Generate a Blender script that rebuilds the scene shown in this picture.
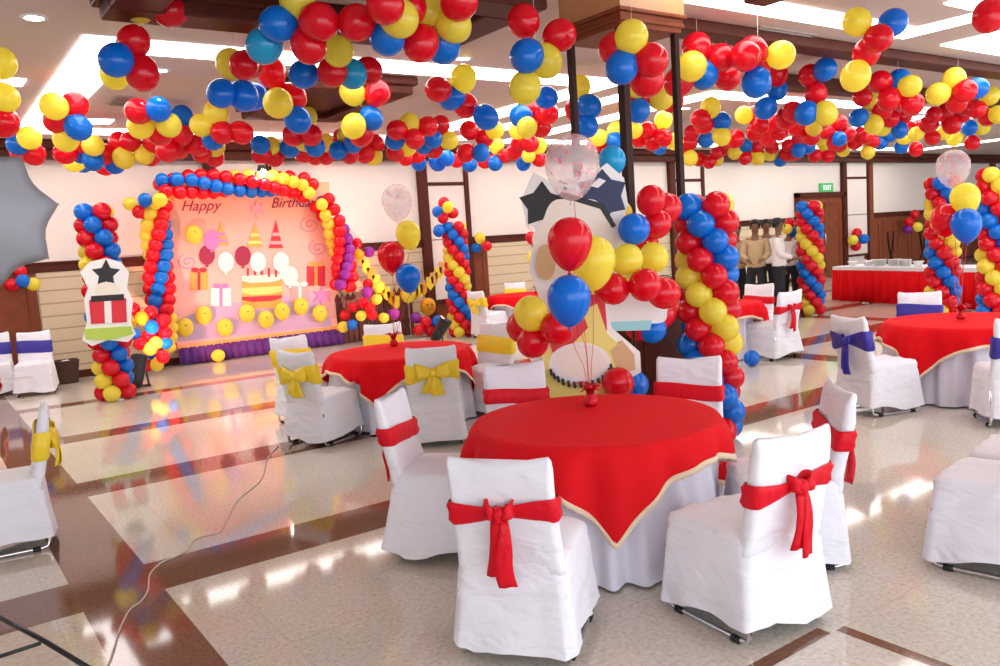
import bpy, bmesh, math, random
import numpy as np
from mathutils import Vector, Matrix, Euler
from mathutils.geometry import tessellate_polygon
random.seed(7)
PI = math.pi
SC = bpy.context.scene
COL = SC.collection
for o in list(bpy.data.objects):
    bpy.data.objects.remove(o)

# ------------------------------------------------------------------ camera
F_PX = 825.5                                   # focal length in pixels of a 1000 px wide frame
CAM_H = 1.7
pit, rol, yaw = (math.radians(a) for a in (6.24, -3.76, 54.73))
cy, sy, cp, sp, cr, sr = math.cos(yaw), math.sin(yaw), math.cos(pit), math.sin(pit), math.cos(rol), math.sin(rol)
_P = np.array([[1, 0, 0], [0, cp, -sp], [0, sp, cp]])
_R = np.array([[cr, -sr, 0], [sr, cr, 0], [0, 0, 1]])
MC = np.array([_R @ _P @ np.array(d) for d in ((sy, 0, cy), (-cy, 0, sy), (0, -1, 0))]).T
CC = np.array([0, 0, CAM_H])
cam = bpy.data.objects.new('camera', bpy.data.cameras.new('camera'))
COL.objects.link(cam)
_r, _u, _b = MC[0], -MC[1], -MC[2]
cam.matrix_world = Matrix(((_r[0], _u[0], _b[0], 0), (_r[1], _u[1], _b[1], 0), (_r[2], _u[2], _b[2], CAM_H), (0, 0, 0, 1)))
cam.data.sensor_width = 36
cam.data.lens = F_PX * 36 / 1000
cam.data.clip_start = 0.05
SC.camera = cam

# where a point measured in the photograph stands in the room
def _ray(x, y): return MC.T @ np.array([x - 500, y - 333, F_PX])
def at_z(x, y, z=0.0):
    d = _ray(x, y); return Vector(CC + d * (z - CAM_H) / d[2])
def at_y(x, y, Y):
    d = _ray(x, y); return Vector(CC + d * Y / d[1])
def at_d(x, y, D): return Vector(CC + _ray(x, y) * D / F_PX)
def px(p):
    c = MC @ (np.array(p, float) - CC); return 500 + F_PX * c[0] / c[2], 333 + F_PX * c[1] / c[2], c[2]

# ------------------------------------------------------------------ world, exposure, lamps of the room
SC.view_settings.view_transform = 'Standard'
SC.view_settings.look = 'None'
SC.view_settings.gamma = 1
SC.view_settings.use_curve_mapping = False
SC.view_settings.exposure = 0.66
W = bpy.data.worlds.new('world'); SC.world = W; W.use_nodes = True
W.node_tree.nodes['Background'].inputs[0].default_value = (0.925, 0.97, 1.06, 1)
W.node_tree.nodes['Background'].inputs[1].default_value = 2.2
COVE = 4.2
DOWN = 40.0

# ------------------------------------------------------------------ materials
def mat(name, col, rough=.5, metal=0, spec=.5, coat=0, emit=None, es=0, bump=None, vary=None, alpha=1, trans=0, sheen=0):
    m = bpy.data.materials.new(name); m.use_nodes = True
    nt = m.node_tree; b = nt.nodes['Principled BSDF']
    b.inputs['Base Color'].default_value = (*col, 1)
    b.inputs['Roughness'].default_value = rough
    b.inputs['Metallic'].default_value = metal
    b.inputs['Specular IOR Level'].default_value = spec
    b.inputs['Coat Weight'].default_value = coat
    b.inputs['Coat Roughness'].default_value = .05
    b.inputs['Alpha'].default_value = alpha
    b.inputs['Sheen Weight'].default_value = sheen
    if emit:
        b.inputs['Emission Color'].default_value = (*emit, 1); b.inputs['Emission Strength'].default_value = es
    tc = nt.nodes.new('ShaderNodeTexCoord')
    if vary:
        sc, amt = vary
        n = nt.nodes.new('ShaderNodeTexNoise'); n.inputs['Scale'].default_value = sc; n.inputs['Detail'].default_value = 4
        nt.links.new(tc.outputs['Object'], n.inputs['Vector'])
        mx = nt.nodes.new('ShaderNodeMix'); mx.data_type = 'RGBA'
        mx.inputs[6].default_value = (*[c * (1 - amt) for c in col], 1)
        mx.inputs[7].default_value = (*[min(1, c * (1 + amt)) for c in col], 1)
        nt.links.new(n.outputs['Fac'], mx.inputs[0]); nt.links.new(mx.outputs[2], b.inputs['Base Color'])
    if bump:
        sc, st = bump
        n = nt.nodes.new('ShaderNodeTexNoise'); n.inputs['Scale'].default_value = sc; n.inputs['Detail'].default_value = 3
        nt.links.new(tc.outputs['Object'], n.inputs['Vector'])
        bp = nt.nodes.new('ShaderNodeBump'); bp.inputs['Strength'].default_value = st; bp.inputs['Distance'].default_value = .02
        nt.links.new(n.outputs['Fac'], bp.inputs['Height']); nt.links.new(bp.outputs['Normal'], b.inputs['Normal'])
    return m

def balloon_mat(name, col, tr=.3):
    m = mat(name, col, rough=.14, spec=.45, coat=.08)
    nt = m.node_tree; b = nt.nodes['Principled BSDF']; out = nt.nodes['Material Output']
    t = nt.nodes.new('ShaderNodeBsdfTranslucent'); t.inputs[0].default_value = (*[min(1, c * 1.15) for c in col], 1)
    mx = nt.nodes.new('ShaderNodeMixShader'); mx.inputs[0].default_value = tr
    nt.links.new(b.outputs[0], mx.inputs[1]); nt.links.new(t.outputs[0], mx.inputs[2]); nt.links.new(mx.outputs[0], out.inputs[0])
    return m

M = {}
M['R'] = balloon_mat('red_latex', (.80, .006, .022))
M['B'] = balloon_mat('blue_latex', (.002, .20, .78))
M['Y'] = balloon_mat('yellow_latex', (.97, .83, .10), .42)
M['O'] = balloon_mat('orange_yellow_latex', (.92, .47, .02))
M['P'] = balloon_mat('purple_latex', (.30, .03, .42))
M['C'] = balloon_mat('light_blue_latex', (.02, .42, .75))
M['cloth_white'] = mat('white_cloth', (.83, .83, .89), rough=.75, spec=.2, bump=(7, .7), sheen=.1)
def crease(m, scale, dist):
    nt = m.node_tree; b = nt.nodes['Principled BSDF']; tc = nt.nodes.new('ShaderNodeTexCoord'); mp = nt.nodes.new('ShaderNodeMapping'); mp.inputs['Scale'].default_value = scale
    mp.inputs['Rotation'].default_value = (.35, .3, .2)
    n = nt.nodes.new('ShaderNodeTexNoise'); n.inputs['Scale'].default_value = 1; n.inputs['Detail'].default_value = 2; n.inputs['Distortion'].default_value = .6
    nt.links.new(tc.outputs['Object'], mp.inputs[0]); nt.links.new(mp.outputs[0], n.inputs['Vector'])
    bp = nt.nodes.new('ShaderNodeBump'); bp.inputs['Strength'].default_value = 1; bp.inputs['Distance'].default_value = dist
    nt.links.new(n.outputs['Fac'], bp.inputs['Height'])
    old = b.inputs['Normal'].links
    if old: nt.links.new(old[0].from_socket, bp.inputs['Normal'])
    nt.links.new(bp.outputs[0], b.inputs['Normal'])
crease(M['cloth_white'], (4, 4, 10), .024)
M['skirt_white'] = mat('white_satin', (.76, .74, .84), rough=.5, spec=.35, bump=(7, .25))
M['sash_red'] = mat('red_satin', (.68, .005, .018), rough=.45, spec=.2, bump=(25, .4))
M['sash_yellow'] = mat('yellow_satin', (.92, .66, .03), rough=.36, spec=.4, bump=(25, .4))
M['sash_blue'] = mat('blue_satin', (.035, .025, .30), rough=.4, spec=.4, bump=(25, .4))
M['chrome'] = mat('chrome', (.75, .75, .77), rough=.15, metal=1)
M['rubber'] = mat('black_rubber', (.01, .01, .012), rough=.6)
M['black'] = mat('black_metal', (.012, .012, .014), rough=.35)
M['wood'] = mat('dark_wood', (.085, .02, .012), rough=.45, vary=(6, .35), spec=.12)
M['wood_mid'] = mat('red_brown_wood', (.22, .06, .028), rough=.45, vary=(5, .3), spec=.12)
M['wood_light'] = mat('tan_wood', (.55, .27, .12), rough=.35, vary=(5, .2))
M['post'] = mat('espresso_wood', (.035, .014, .012), rough=.45, spec=.12)
M['plaster'] = mat('ceiling_plaster', (.64, .56, .535), rough=.9, spec=.1)
M['wallpaint'] = mat('wall_paint', (.82, .74, .68), rough=.85, spec=.1, vary=(1.2, .03))
M['lace'] = mat('cream_lace', (.85, .68, .48), rough=.8)
M['string'] = mat('ribbon', (.8, .75, .72), rough=.5)
M['string_red'] = mat('red_ribbon', (.6, .05, .06), rough=.4)
M['foil'] = mat('red_foil', (.65, .01, .03), rough=.16, metal=.6, bump=(60, .9))
M['grey_cloth'] = mat('umbrella_cloth', (.30, .31, .34), rough=.5)
M['white_board'] = mat('white_board', (.86, .85, .84), rough=.5)
M['purple_cloth'] = mat('purple_cloth', (.10, .02, .22), rough=.7)
M['light'] = mat('cove_glow', (1, 1, 1), emit=(1, .965, .93), es=COVE)
M['lamp'] = mat('downlight_glow', (1, 1, 1), emit=(1, .97, .93), es=DOWN)
M['lens'] = mat('lamp_lens', (.9, .9, .95), emit=(.9, .92, 1), es=2.5, rough=.2)
M['skin'] = mat('skin', (.20, .09, .05), rough=.55)
M['hair'] = mat('black_hair', (.006, .005, .005), rough=.5)
M['shirt_white'] = mat('white_shirt', (.78, .74, .72), rough=.8, bump=(14, .4))
M['shirt_beige'] = mat('beige_shirt', (.50, .36, .20), rough=.8, bump=(14, .4))
M['trousers'] = mat('black_trousers', (.008, .008, .012), rough=.8)
M['shoe'] = mat('black_shoe', (.01, .01, .01), rough=.3)
M['porcelain'] = mat('porcelain', (.82, .80, .78), rough=.2)
M['steel'] = mat('steel', (.6, .6, .6), rough=.25, metal=1)
M['sign_green'] = mat('sign_green', (.03, .22, .06), emit=(.05, .35, .1), es=.5)
M['sign_white'] = mat('sign_white', (.8, .9, .8), emit=(.8, 1, .85), es=.6)
M['basket'] = mat('brown_basket', (.06, .025, .015), rough=.6, bump=(60, .8))
M['fence'] = mat('fence_wood', (.10, .025, .015), rough=.5)
M['maroon'] = mat('maroon_print', (.30, .02, .07), rough=.6)
for k, c in dict(navy=(.02, .03, .10), ink=(.012, .011, .013), cream=(.86, .78, .68), pred=(.68, .02, .04), pyellow=(.84, .72, .20), ptan=(.66, .43, .22),
                 pgreen=(.45, .62, .08), pblue=(.25, .45, .72), pink=(.90, .38, .40), lilac=(.50, .40, .62), porange=(.93, .40, .08), pwhite=(.86, .82, .80),
                 plav=(.60, .22, .55), aqua=(.35, .68, .72)).items():
    M[k] = mat('print_' + k, c, rough=.5)

# banner print: peach at the top, pink below
def banner_mat():
    m = mat('banner_print', (.9, .4, .25), rough=.55)
    nt = m.node_tree; b = nt.nodes['Principled BSDF']
    tc = nt.nodes.new('ShaderNodeTexCoord'); sx = nt.nodes.new('ShaderNodeSeparateXYZ'); nt.links.new(tc.outputs['Object'], sx.inputs[0])
    mr = nt.nodes.new('ShaderNodeMapRange'); mr.inputs[1].default_value = -.2; mr.inputs[2].default_value = 2.7
    n = nt.nodes.new('ShaderNodeTexNoise'); n.inputs['Scale'].default_value = 1.3; nt.links.new(tc.outputs['Object'], n.inputs['Vector'])
    ad = nt.nodes.new('ShaderNodeMath'); ad.operation = 'ADD'
    ml = nt.nodes.new('ShaderNodeMath'); ml.operation = 'MULTIPLY_ADD'; ml.inputs[1].default_value = .4; ml.inputs[2].default_value = -.2
    nt.links.new(n.outputs['Fac'], ml.inputs[0]); nt.links.new(sx.outputs[2], mr.inputs[0])
    nt.links.new(mr.outputs[0], ad.inputs[0]); nt.links.new(ml.outputs[0], ad.inputs[1])
    cr_ = nt.nodes.new('ShaderNodeValToRGB'); e = cr_.color_ramp.elements
    e[0].position = 0; e[0].color = (.93, .50, .46, 1); e[1].position = 1; e[1].color = (.95, .56, .22, 1)
    x = e.new(.45); x.color = (.95, .47, .38, 1)
    x = e.new(.75); x.color = (.95, .42, .22, 1)
    nt.links.new(ad.outputs[0], cr_.inputs[0]); nt.links.new(cr_.outputs[0], b.inputs['Base Color'])
    return m
M['banner'] = banner_mat()

# red tablecloth woven with fine pale lines
def check_mat():
    m = mat('red_woven_cloth', (.72, .006, .02), rough=.7, spec=.08)
    nt = m.node_tree; b = nt.nodes['Principled BSDF']
    tc = nt.nodes.new('ShaderNodeTexCoord')
    uv = nt.nodes.new('ShaderNodeUVMap')
    w = nt.nodes.new('ShaderNodeTexWave'); w.wave_type = 'BANDS'; w.bands_direction = 'X'; w.inputs['Scale'].default_value = 30; w.inputs['Distortion'].default_value = .4
    w2 = nt.nodes.new('ShaderNodeTexWave'); w2.wave_type = 'BANDS'; w2.bands_direction = 'Y'; w2.inputs['Scale'].default_value = 30
    nt.links.new(uv.outputs[0], w.inputs['Vector']); nt.links.new(uv.outputs[0], w2.inputs['Vector'])
    mm = nt.nodes.new('ShaderNodeMath'); mm.operation = 'MULTIPLY'; nt.links.new(w.outputs['Fac'], mm.inputs[0]); nt.links.new(w2.outputs['Fac'], mm.inputs[1])
    mx = nt.nodes.new('ShaderNodeMix'); mx.data_type = 'RGBA'
    mx.inputs[6].default_value = (.70, .004, .012, 1); mx.inputs[7].default_value = (.86, .03, .03, 1)
    nt.links.new(mm.outputs[0], mx.inputs[0]); nt.links.new(mx.outputs[2], b.inputs['Base Color'])
    bp = nt.nodes.new('ShaderNodeBump'); bp.inputs['Strength'].default_value = .25; bp.inputs['Distance'].default_value = .004
    nt.links.new(mm.outputs[0], bp.inputs['Height']); nt.links.new(bp.outputs[0], b.inputs['Normal'])
    return m
M['red_check'] = check_mat()
M['red_cloth'] = mat('red_cloth', (.76, .006, .012), rough=.7, spec=.08, bump=(8, .2))

# polished stone floor: pale speckled slabs with brown bands
def floor_mat():
    m = mat('polished_stone', (.6, .5, .4), rough=.06, spec=.36)
    nt = m.node_tree; b = nt.nodes['Principled BSDF']; N = nt.nodes.new; Lk = nt.links.new
    tc = N('ShaderNodeTexCoord'); sx = N('ShaderNodeSeparateXYZ'); Lk(tc.outputs['Object'], sx.inputs[0])
    def op(o, a, bb):
        n = N('ShaderNodeMath'); n.operation = o
        for i, v in enumerate((a, bb)):
            if isinstance(v, (int, float)): n.inputs[i].default_value = v
            else: Lk(v, n.inputs[i])
        return n.outputs[0]
    X, Y = sx.outputs[0], sx.outputs[1]
    def band(c, lo, hi): return op('MULTIPLY', op('GREATER_THAN', c, lo), op('LESS_THAN', c, hi))
    masks = [band(Y, 4.5, 4.97), band(Y, 6.8, 7.3), band(X, .52, .91), band(X, 9.0, 9.4), band(Y, 9.1, 9.5), band(X, 13.0, 13.4), band(Y, 11.6, 11.9),
             op('MULTIPLY', band(Y, 1.92, 1.985), op('LESS_THAN', X, 2.94)), op('MULTIPLY', band(X, 2.975, 3.035), op('LESS_THAN', Y, 1.92))]
    tot = masks[0]
    for k in masks[1:]: tot = op('MAXIMUM', tot, k)
    sp_ = N('ShaderNodeTexNoise'); sp_.inputs['Scale'].default_value = 45; sp_.inputs['Detail'].default_value = 6; sp_.inputs['Roughness'].default_value = .7
    Lk(tc.outputs['Object'], sp_.inputs['Vector'])
    cl = N('ShaderNodeTexNoise'); cl.inputs['Scale'].default_value = .9; cl.inputs['Detail'].default_value = 4; Lk(tc.outputs['Object'], cl.inputs['Vector'])
    r1 = N('ShaderNodeValToRGB'); e = r1.color_ramp.elements
    e[0].position = .3; e[0].color = (.43, .39, .335, 1); e[1].position = .68; e[1].color = (.78, .755, .69, 1)
    x = e.new(.45); x.color = (.66, .605, .525, 1)
    Lk(sp_.outputs['Fac'], r1.inputs[0])
    mxc = N('ShaderNodeMix'); mxc.data_type = 'RGBA'; mxc.blend_type = 'MULTIPLY'
    r2 = N('ShaderNodeValToRGB'); e = r2.color_ramp.elements
    e[0].position = .3; e[0].color = (.82, .80, .76, 1); e[1].position = .7; e[1].color = (1, .98, .94, 1)
    Lk(cl.outputs['Fac'], r2.inputs[0]); mxc.inputs[0].default_value = .8
    Lk(r1.outputs[0], mxc.inputs[6]); Lk(r2.outputs[0], mxc.inputs[7])
    # slab joints
    def joint(c, s): return op('LESS_THAN', op('ABSOLUTE', op('SUBTRACT', op('FRACT', op('DIVIDE', c, s), 0), .5), 0), .006)
    j = op('MAXIMUM', joint(X, .795), joint(Y, .765))
    mj = N('ShaderNodeMix'); mj.data_type = 'RGBA'; Lk(op('MULTIPLY', j, .2), mj.inputs[0]); Lk(mxc.outputs[2], mj.inputs[6]); mj.inputs[7].default_value = (.36, .28, .22, 1)
    rb = N('ShaderNodeValToRGB'); e = rb.color_ramp.elements
    e[0].position = .3; e[0].color = (.15, .068, .042, 1); e[1].position = .7; e[1].color = (.27, .14, .09, 1); Lk(sp_.outputs['Fac'], rb.inputs[0])
    mb = N('ShaderNodeMix'); mb.data_type = 'RGBA'; Lk(tot, mb.inputs[0]); Lk(mj.outputs[2], mb.inputs[6]); Lk(rb.outputs[0], mb.inputs[7])
    Lk(mb.outputs[2], b.inputs['Base Color'])
    return m
M['floor'] = floor_mat()

def ribbed_mat():
    m = mat('ribbed_beige_panel', (.62, .50, .33), rough=.6)
    nt = m.node_tree; b = nt.nodes['Principled BSDF']
    tc = nt.nodes.new('ShaderNodeTexCoord'); sx = nt.nodes.new('ShaderNodeSeparateXYZ'); nt.links.new(tc.outputs['Object'], sx.inputs[0])
    d = nt.nodes.new('ShaderNodeMath'); d.operation = 'DIVIDE'; d.inputs[1].default_value = .2; nt.links.new(sx.outputs[2], d.inputs[0])
    f = nt.nodes.new('ShaderNodeMath'); f.operation = 'FRACT'; nt.links.new(d.outputs[0], f.inputs[0])
    g = nt.nodes.new('ShaderNodeMath'); g.operation = 'LESS_THAN'; g.inputs[1].default_value = .12; nt.links.new(f.outputs[0], g.inputs[0])
    mx = nt.nodes.new('ShaderNodeMix'); mx.data_type = 'RGBA'; mx.inputs[6].default_value = (.66, .54, .36, 1); mx.inputs[7].default_value = (.42, .31, .18, 1)
    nt.links.new(g.outputs[0], mx.inputs[0]); nt.links.new(mx.outputs[2], b.inputs['Base Color'])
    return m
M['ribbed'] = ribbed_mat()

def confetti_mat():
    m = bpy.data.materials.new('clear_confetti_latex'); m.use_nodes = True
    nt = m.node_tree; b = nt.nodes['Principled BSDF']; N = nt.nodes.new; Lk = nt.links.new
    b.inputs['Roughness'].default_value = .08
    tc = N('ShaderNodeTexCoord'); v = N('ShaderNodeTexVoronoi'); v.inputs['Scale'].default_value = 9; Lk(tc.outputs['Object'], v.inputs['Vector'])
    g = N('ShaderNodeMath'); g.operation = 'LESS_THAN'; g.inputs[1].default_value = .27; Lk(v.outputs['Distance'], g.inputs[0])
    sep = N('ShaderNodeSeparateColor'); Lk(v.outputs['Color'], sep.inputs[0])
    rp = N('ShaderNodeValToRGB'); rp.color_ramp.interpolation = 'CONSTANT'; e = rp.color_ramp.elements
    e[0].position = 0; e[0].color = (.85, .12, .2, 1); e[1].position = .5; e[1].color = (.9, .35, .45, 1)
    x = e.new(.75); x.color = (.75, .2, .12, 1); x = e.new(.9); x.color = (.25, .3, .6, 1)
    Lk(sep.outputs[0], rp.inputs[0])
    mx = N('ShaderNodeMix'); mx.data_type = 'RGBA'; mx.inputs[6].default_value = (.86, .72, .72, 1); Lk(g.outputs[0], mx.inputs[0]); Lk(rp.outputs[0], mx.inputs[7])
    Lk(mx.outputs[2], b.inputs['Base Color'])
    ma = N('ShaderNodeMath'); ma.operation = 'MULTIPLY_ADD'; ma.inputs[1].default_value = .5; ma.inputs[2].default_value = .36; Lk(g.outputs[0], ma.inputs[0])
    Lk(ma.outputs[0], b.inputs['Alpha'])
    return m
M['confetti'] = confetti_mat()

# ------------------------------------------------------------------ building helpers
def mesh_from(name, bm, m=None, smooth=True):
    me = bpy.data.meshes.new(name)
    bmesh.ops.recalc_face_normals(bm, faces=bm.faces)
    bm.to_mesh(me); bm.free()
    if smooth:
        for p in me.polygons: p.use_smooth = True
    if m: me.materials.append(M[m] if isinstance(m, str) else m)
    return me
def link(name, me, parent=None, loc=(0, 0, 0), rot=(0, 0, 0), sc=(1, 1, 1)):
    o = bpy.data.objects.new(name, me); COL.objects.link(o)
    o.location = loc; o.rotation_euler = rot; o.scale = sc
    if parent: o.parent = parent
    return o
def obj(name, bm, m, parent=None, smooth=True, loc=(0, 0, 0), rot=(0, 0, 0)):
    return link(name, mesh_from(name, bm, m, smooth), parent, loc, rot)
def tag(o, label, cat, group=None):
    o['label'] = label; o['category'] = cat
    if group: o['group'] = group
    return o
def thing(name, label, cat, loc=(0, 0, 0), rz=0, group=None):
    o = bpy.data.objects.new(name, None); COL.objects.link(o); o.empty_display_size = .1
    o.location = loc; o.rotation_euler = (0, 0, rz)
    return tag(o, label, cat, group)
def structure(o):
    o['kind'] = 'structure'; return o
def dup(root, loc, rz, label, group=None):
    r = root.copy(); COL.objects.link(r); r.location = loc; r.rotation_euler = (0, 0, rz); r['label'] = label
    if group: r['group'] = group
    def kids(a, b):
        for ch in a.children:
            c = ch.copy(); COL.objects.link(c); c.parent = b
            kids(ch, c)
    kids(root, r)
    return r
def BM(): return bmesh.new()
def box(bm, x0, x1, y0, y1, z0, z1, bev=0):
    r = bmesh.ops.create_cube(bm, size=1)
    vs = r['verts']
    bmesh.ops.scale(bm, vec=(x1 - x0, y1 - y0, z1 - z0), verts=vs)
    bmesh.ops.translate(bm, vec=((x0 + x1) / 2, (y0 + y1) / 2, (z0 + z1) / 2), verts=vs)
    if bev:
        es = list({e for v in vs for e in v.link_edges})
        bmesh.ops.bevel(bm, geom=es, offset=bev, segments=2, affect='EDGES', profile=.5)
    return bm
def tube(bm, pts, r, n=8, caps=True):
    pts = [Vector(p) for p in pts]; rings = []
    rad = r if isinstance(r, (list, tuple)) else [r] * len(pts)
    up = None
    for i, p in enumerate(pts):
        t = (pts[min(i + 1, len(pts) - 1)] - pts[max(i - 1, 0)]).normalized()
        if up is None:
            up = t.orthogonal().normalized()
        up = (up - t * up.dot(t)).normalized(); s = t.cross(up)
        rings.append([bm.verts.new(p + (up * math.cos(2 * PI * k / n) + s * math.sin(2 * PI * k / n)) * rad[i]) for k in range(n)])
    for a, b in zip(rings, rings[1:]):
        for k in range(n): bm.faces.new((a[k], a[(k + 1) % n], b[(k + 1) % n], b[k]))
    if caps:
        bm.faces.new(rings[0]); bm.faces.new(rings[-1])
    return bm
def lathe(bm, prof, n=24, c=(0, 0, 0)):
    rings = []
    for r, z in prof:
        if r < 1e-6: rings.append([bm.verts.new((c[0], c[1], c[2] + z))])
        else: rings.append([bm.verts.new((c[0] + r * math.cos(2 * PI * k / n), c[1] + r * math.sin(2 * PI * k / n), c[2] + z)) for k in range(n)])
    for a, b in zip(rings, rings[1:]):
        for k in range(n):
            q = [a[k % len(a)], a[(k + 1) % len(a)], b[(k + 1) % len(b)], b[k % len(b)]]
            u = []
            for v in q:
                if v not in u: u.append(v)
            if len(u) > 2: bm.faces.new(u)
    return bm
def loft(bm, rings, cap0=True, cap1=True, closed=True):
    R_ = [[bm.verts.new(p) for p in r] for r in rings]; n = len(R_[0])
    for a, b in zip(R_, R_[1:]):
        for k in range(n if closed else n - 1): bm.faces.new((a[k], a[(k + 1) % n], b[(k + 1) % n], b[k]))
    if cap0: bm.faces.new(R_[0])
    if cap1: bm.faces.new(R_[-1])
    return R_
def prism(bm, pts, y0, y1):
    a = [bm.verts.new((x, y0, z)) for x, z in pts]; b = [bm.verts.new((x, y1, z)) for x, z in pts]
    n = len(pts)
    for tri in tessellate_polygon([[Vector((x, z, 0)) for x, z in pts]]):
        bm.faces.new([a[i] for i in tri]); bm.faces.new([b[i] for i in tri])
    for k in range(n): bm.faces.new((a[k], a[(k + 1) % n], b[(k + 1) % n], b[k]))
    return bm
def strip(bm, pts, side, wid, th=.004):
    """a ribbon of cloth: centre line, width direction (one vector or one per point), half widths"""
    pts = [Vector(p) for p in pts]; n = len(pts)
    side = [Vector(s).normalized() for s in side] if isinstance(side[0], (tuple, list, Vector)) else [Vector(side).normalized()] * n
    rings = []
    for i, p in enumerate(pts):
        t = (pts[min(i + 1, n - 1)] - pts[max(i - 1, 0)]).normalized(); nn = t.cross(side[i]).normalized() * th
        s = side[i] * wid[i]
        fold = nn * 2.5
        rings.append([p - s - nn, p - s * .4 - nn + fold, p + s * .3 - nn - fold * .4, p + s - nn, p + s + nn, p + s * .3 + nn - fold * .4, p - s * .4 + nn + fold, p - s + nn])
    loft(bm, rings)
    return bm
def rrect(hw, y0, y1, r, n=12):
    """rounded rectangle, 4*n points"""
    out = []
    for cx, cy_, a0 in ((hw - r, y1 - r, 0), (-hw + r, y1 - r, PI / 2), (-hw + r, y0 + r, PI), (hw - r, y0 + r, 1.5 * PI)):
        for k in range(n // 2):
            a = a0 + PI / 2 * k / (n // 2 - 1)
            out.append((cx + r * math.cos(a), cy_ + r * math.sin(a)))
    # add points along the straight sides
    res = []
    m = len(out)
    for k in range(m):
        a, b = out[k], out[(k + 1) % m]; res.append(a)
        if math.hypot(a[0] - b[0], a[1] - b[1]) > .1:
            for j in range(1, 8): res.append((a[0] + (b[0] - a[0]) * j / 8, a[1] + (b[1] - a[1]) * j / 8))
    return res

# ------------------------------------------------------------------ the room
WALL = 14.6
CEIL = 3.7
bm = BM(); box(bm, -5, 36, -4, WALL + .2, -.1, 0); structure(obj('floor', bm, 'floor', smooth=False))
bm = BM(); box(bm, -5, 36, -4, WALL + .2, CEIL, CEIL + .1); structure(obj('ceiling', bm, 'plaster', smooth=False))
bm = BM(); box(bm, -5, 36, WALL, WALL + .2, 0, CEIL); structure(obj('wall_back', bm, 'wallpaint', smooth=False))
bm = BM(); box(bm, -5.2, -5, -4, WALL, 0, CEIL); structure(obj('wall_left', bm, 'wallpaint', smooth=False))
bm = BM(); box(bm, 36, 36.2, -4, WALL, 0, CEIL); structure(obj('wall_right', bm, 'wallpaint', smooth=False))
# dado rail, cornice and ribbed panels of the far wall
bm = BM(); box(bm, -5, 36, WALL - .05, WALL, 1.70, 1.84, .01); box(bm, -5, 36, WALL - .07, WALL, 1.82, 1.86, .01); structure(obj('trim_1', bm, 'wood', smooth=False))
bm = BM(); box(bm, -5, 36, WALL - .28, WALL, 3.42, 3.56, .02); box(bm, -5, 36, WALL - .36, WALL, 3.56, CEIL, .03); structure(obj('trim_2', bm, 'wood', smooth=False))
bm = BM()
XR = [-5, .2, 1.62, 8.75, 9.85, 16.0, 17.0, 20.6]
for a, b in ((1.62, 3.9), (4.3, 8.6), (10.1, 16.0), (17.1, 20.6)): box(bm, a, b, WALL - .03, WALL, .12, 1.70)
structure(obj('trim_3', bm, 'ribbed', smooth=False))
# wood wainscot where the wall has none of the ribbed panels
def wood_panel(nm, a, b):
    bm = BM(); box(bm, a, b, WALL - .04, WALL, 0, 1.70)
    for k in range(max(1, round((b - a) / .9))):
        n = max(1, round((b - a) / .9)); w = (b - a) / n
        u, v = a + k * w + .1, a + (k + 1) * w - .1
        for (p, q, r_, s) in ((u, v, .25, .29), (u, v, 1.5, 1.54), (u, u + .04, .25, 1.54), (v - .04, v, .25, 1.54)): box(bm, p, q, WALL - .06, WALL - .03, r_, s)
    return structure(obj(nm, bm, 'wood_mid', smooth=False))
wood_panel('trim_4', -5, 1.6); wood_panel('trim_5', 8.6, 10.1); wood_panel('trim_6', 16.0, 17.1); wood_panel('trim_7', 24.6, 33.5)
bm = BM()
for x0 in (25.6, 27.6, 29.6, 31.6):                      # curved mouldings of the wainscot by the buffet
    for s in (0, 1):
        pts = [(x0 + (.9 if s else 0) + (-1 if s else 1) * .62 * math.sin(t) , WALL - .06, .1 + 1.45 * (1 - math.cos(t)) / 1.0 * .78) for t in [PI / 2 * k / 10 for k in range(11)]]
        tube(bm, pts, .03, 6)
structure(obj('trim_8', bm, 'post', smooth=True))
bm = BM(); box(bm, -5, 36, WALL - .06, WALL - .01, 0, .12, .01); structure(obj('baseboard_back', bm, 'wood', smooth=False))
# pilasters: dark stiles with a narrow pale panel and a middle rail between them
pn = 9
for xc, hw in ((4.95, .5), (9.15, .5), (16.45, .55), (24.1, .62)):
    bm = BM()
    box(bm, xc - hw - .14, xc - hw + .06, WALL - .12, WALL, 0 if xc > 6 else 1.8, 3.5, .01)
    box(bm, xc + hw - .05, xc + hw + .05, WALL - .12, WALL, 0 if xc > 6 else 1.8, 3.5, .01)
    box(bm, xc - hw, xc + hw, WALL - .10, WALL, 2.93, 3.0, .01)
    box(bm, xc - hw, xc + hw, WALL - .10, WALL, .55, .62, .01)
    structure(obj('trim_%d' % pn, bm, 'wood', smooth=False)); pn += 1
    bm = BM(); box(bm, xc - hw + .05, xc + hw - .05, WALL - .07, WALL, .62, 3.5); structure(obj('trim_%d' % pn, bm, 'wallpaint', smooth=False)); pn += 1
bm = BM(); box(bm, 24.75, 24.98, WALL - .12, WALL, 0, 3.5, .01); box(bm, 33.0, 33.25, WALL - .12, WALL, 0, 3.5, .01); structure(obj('trim_%d' % pn, bm, 'wood_mid', smooth=False)); pn += 1
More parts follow.
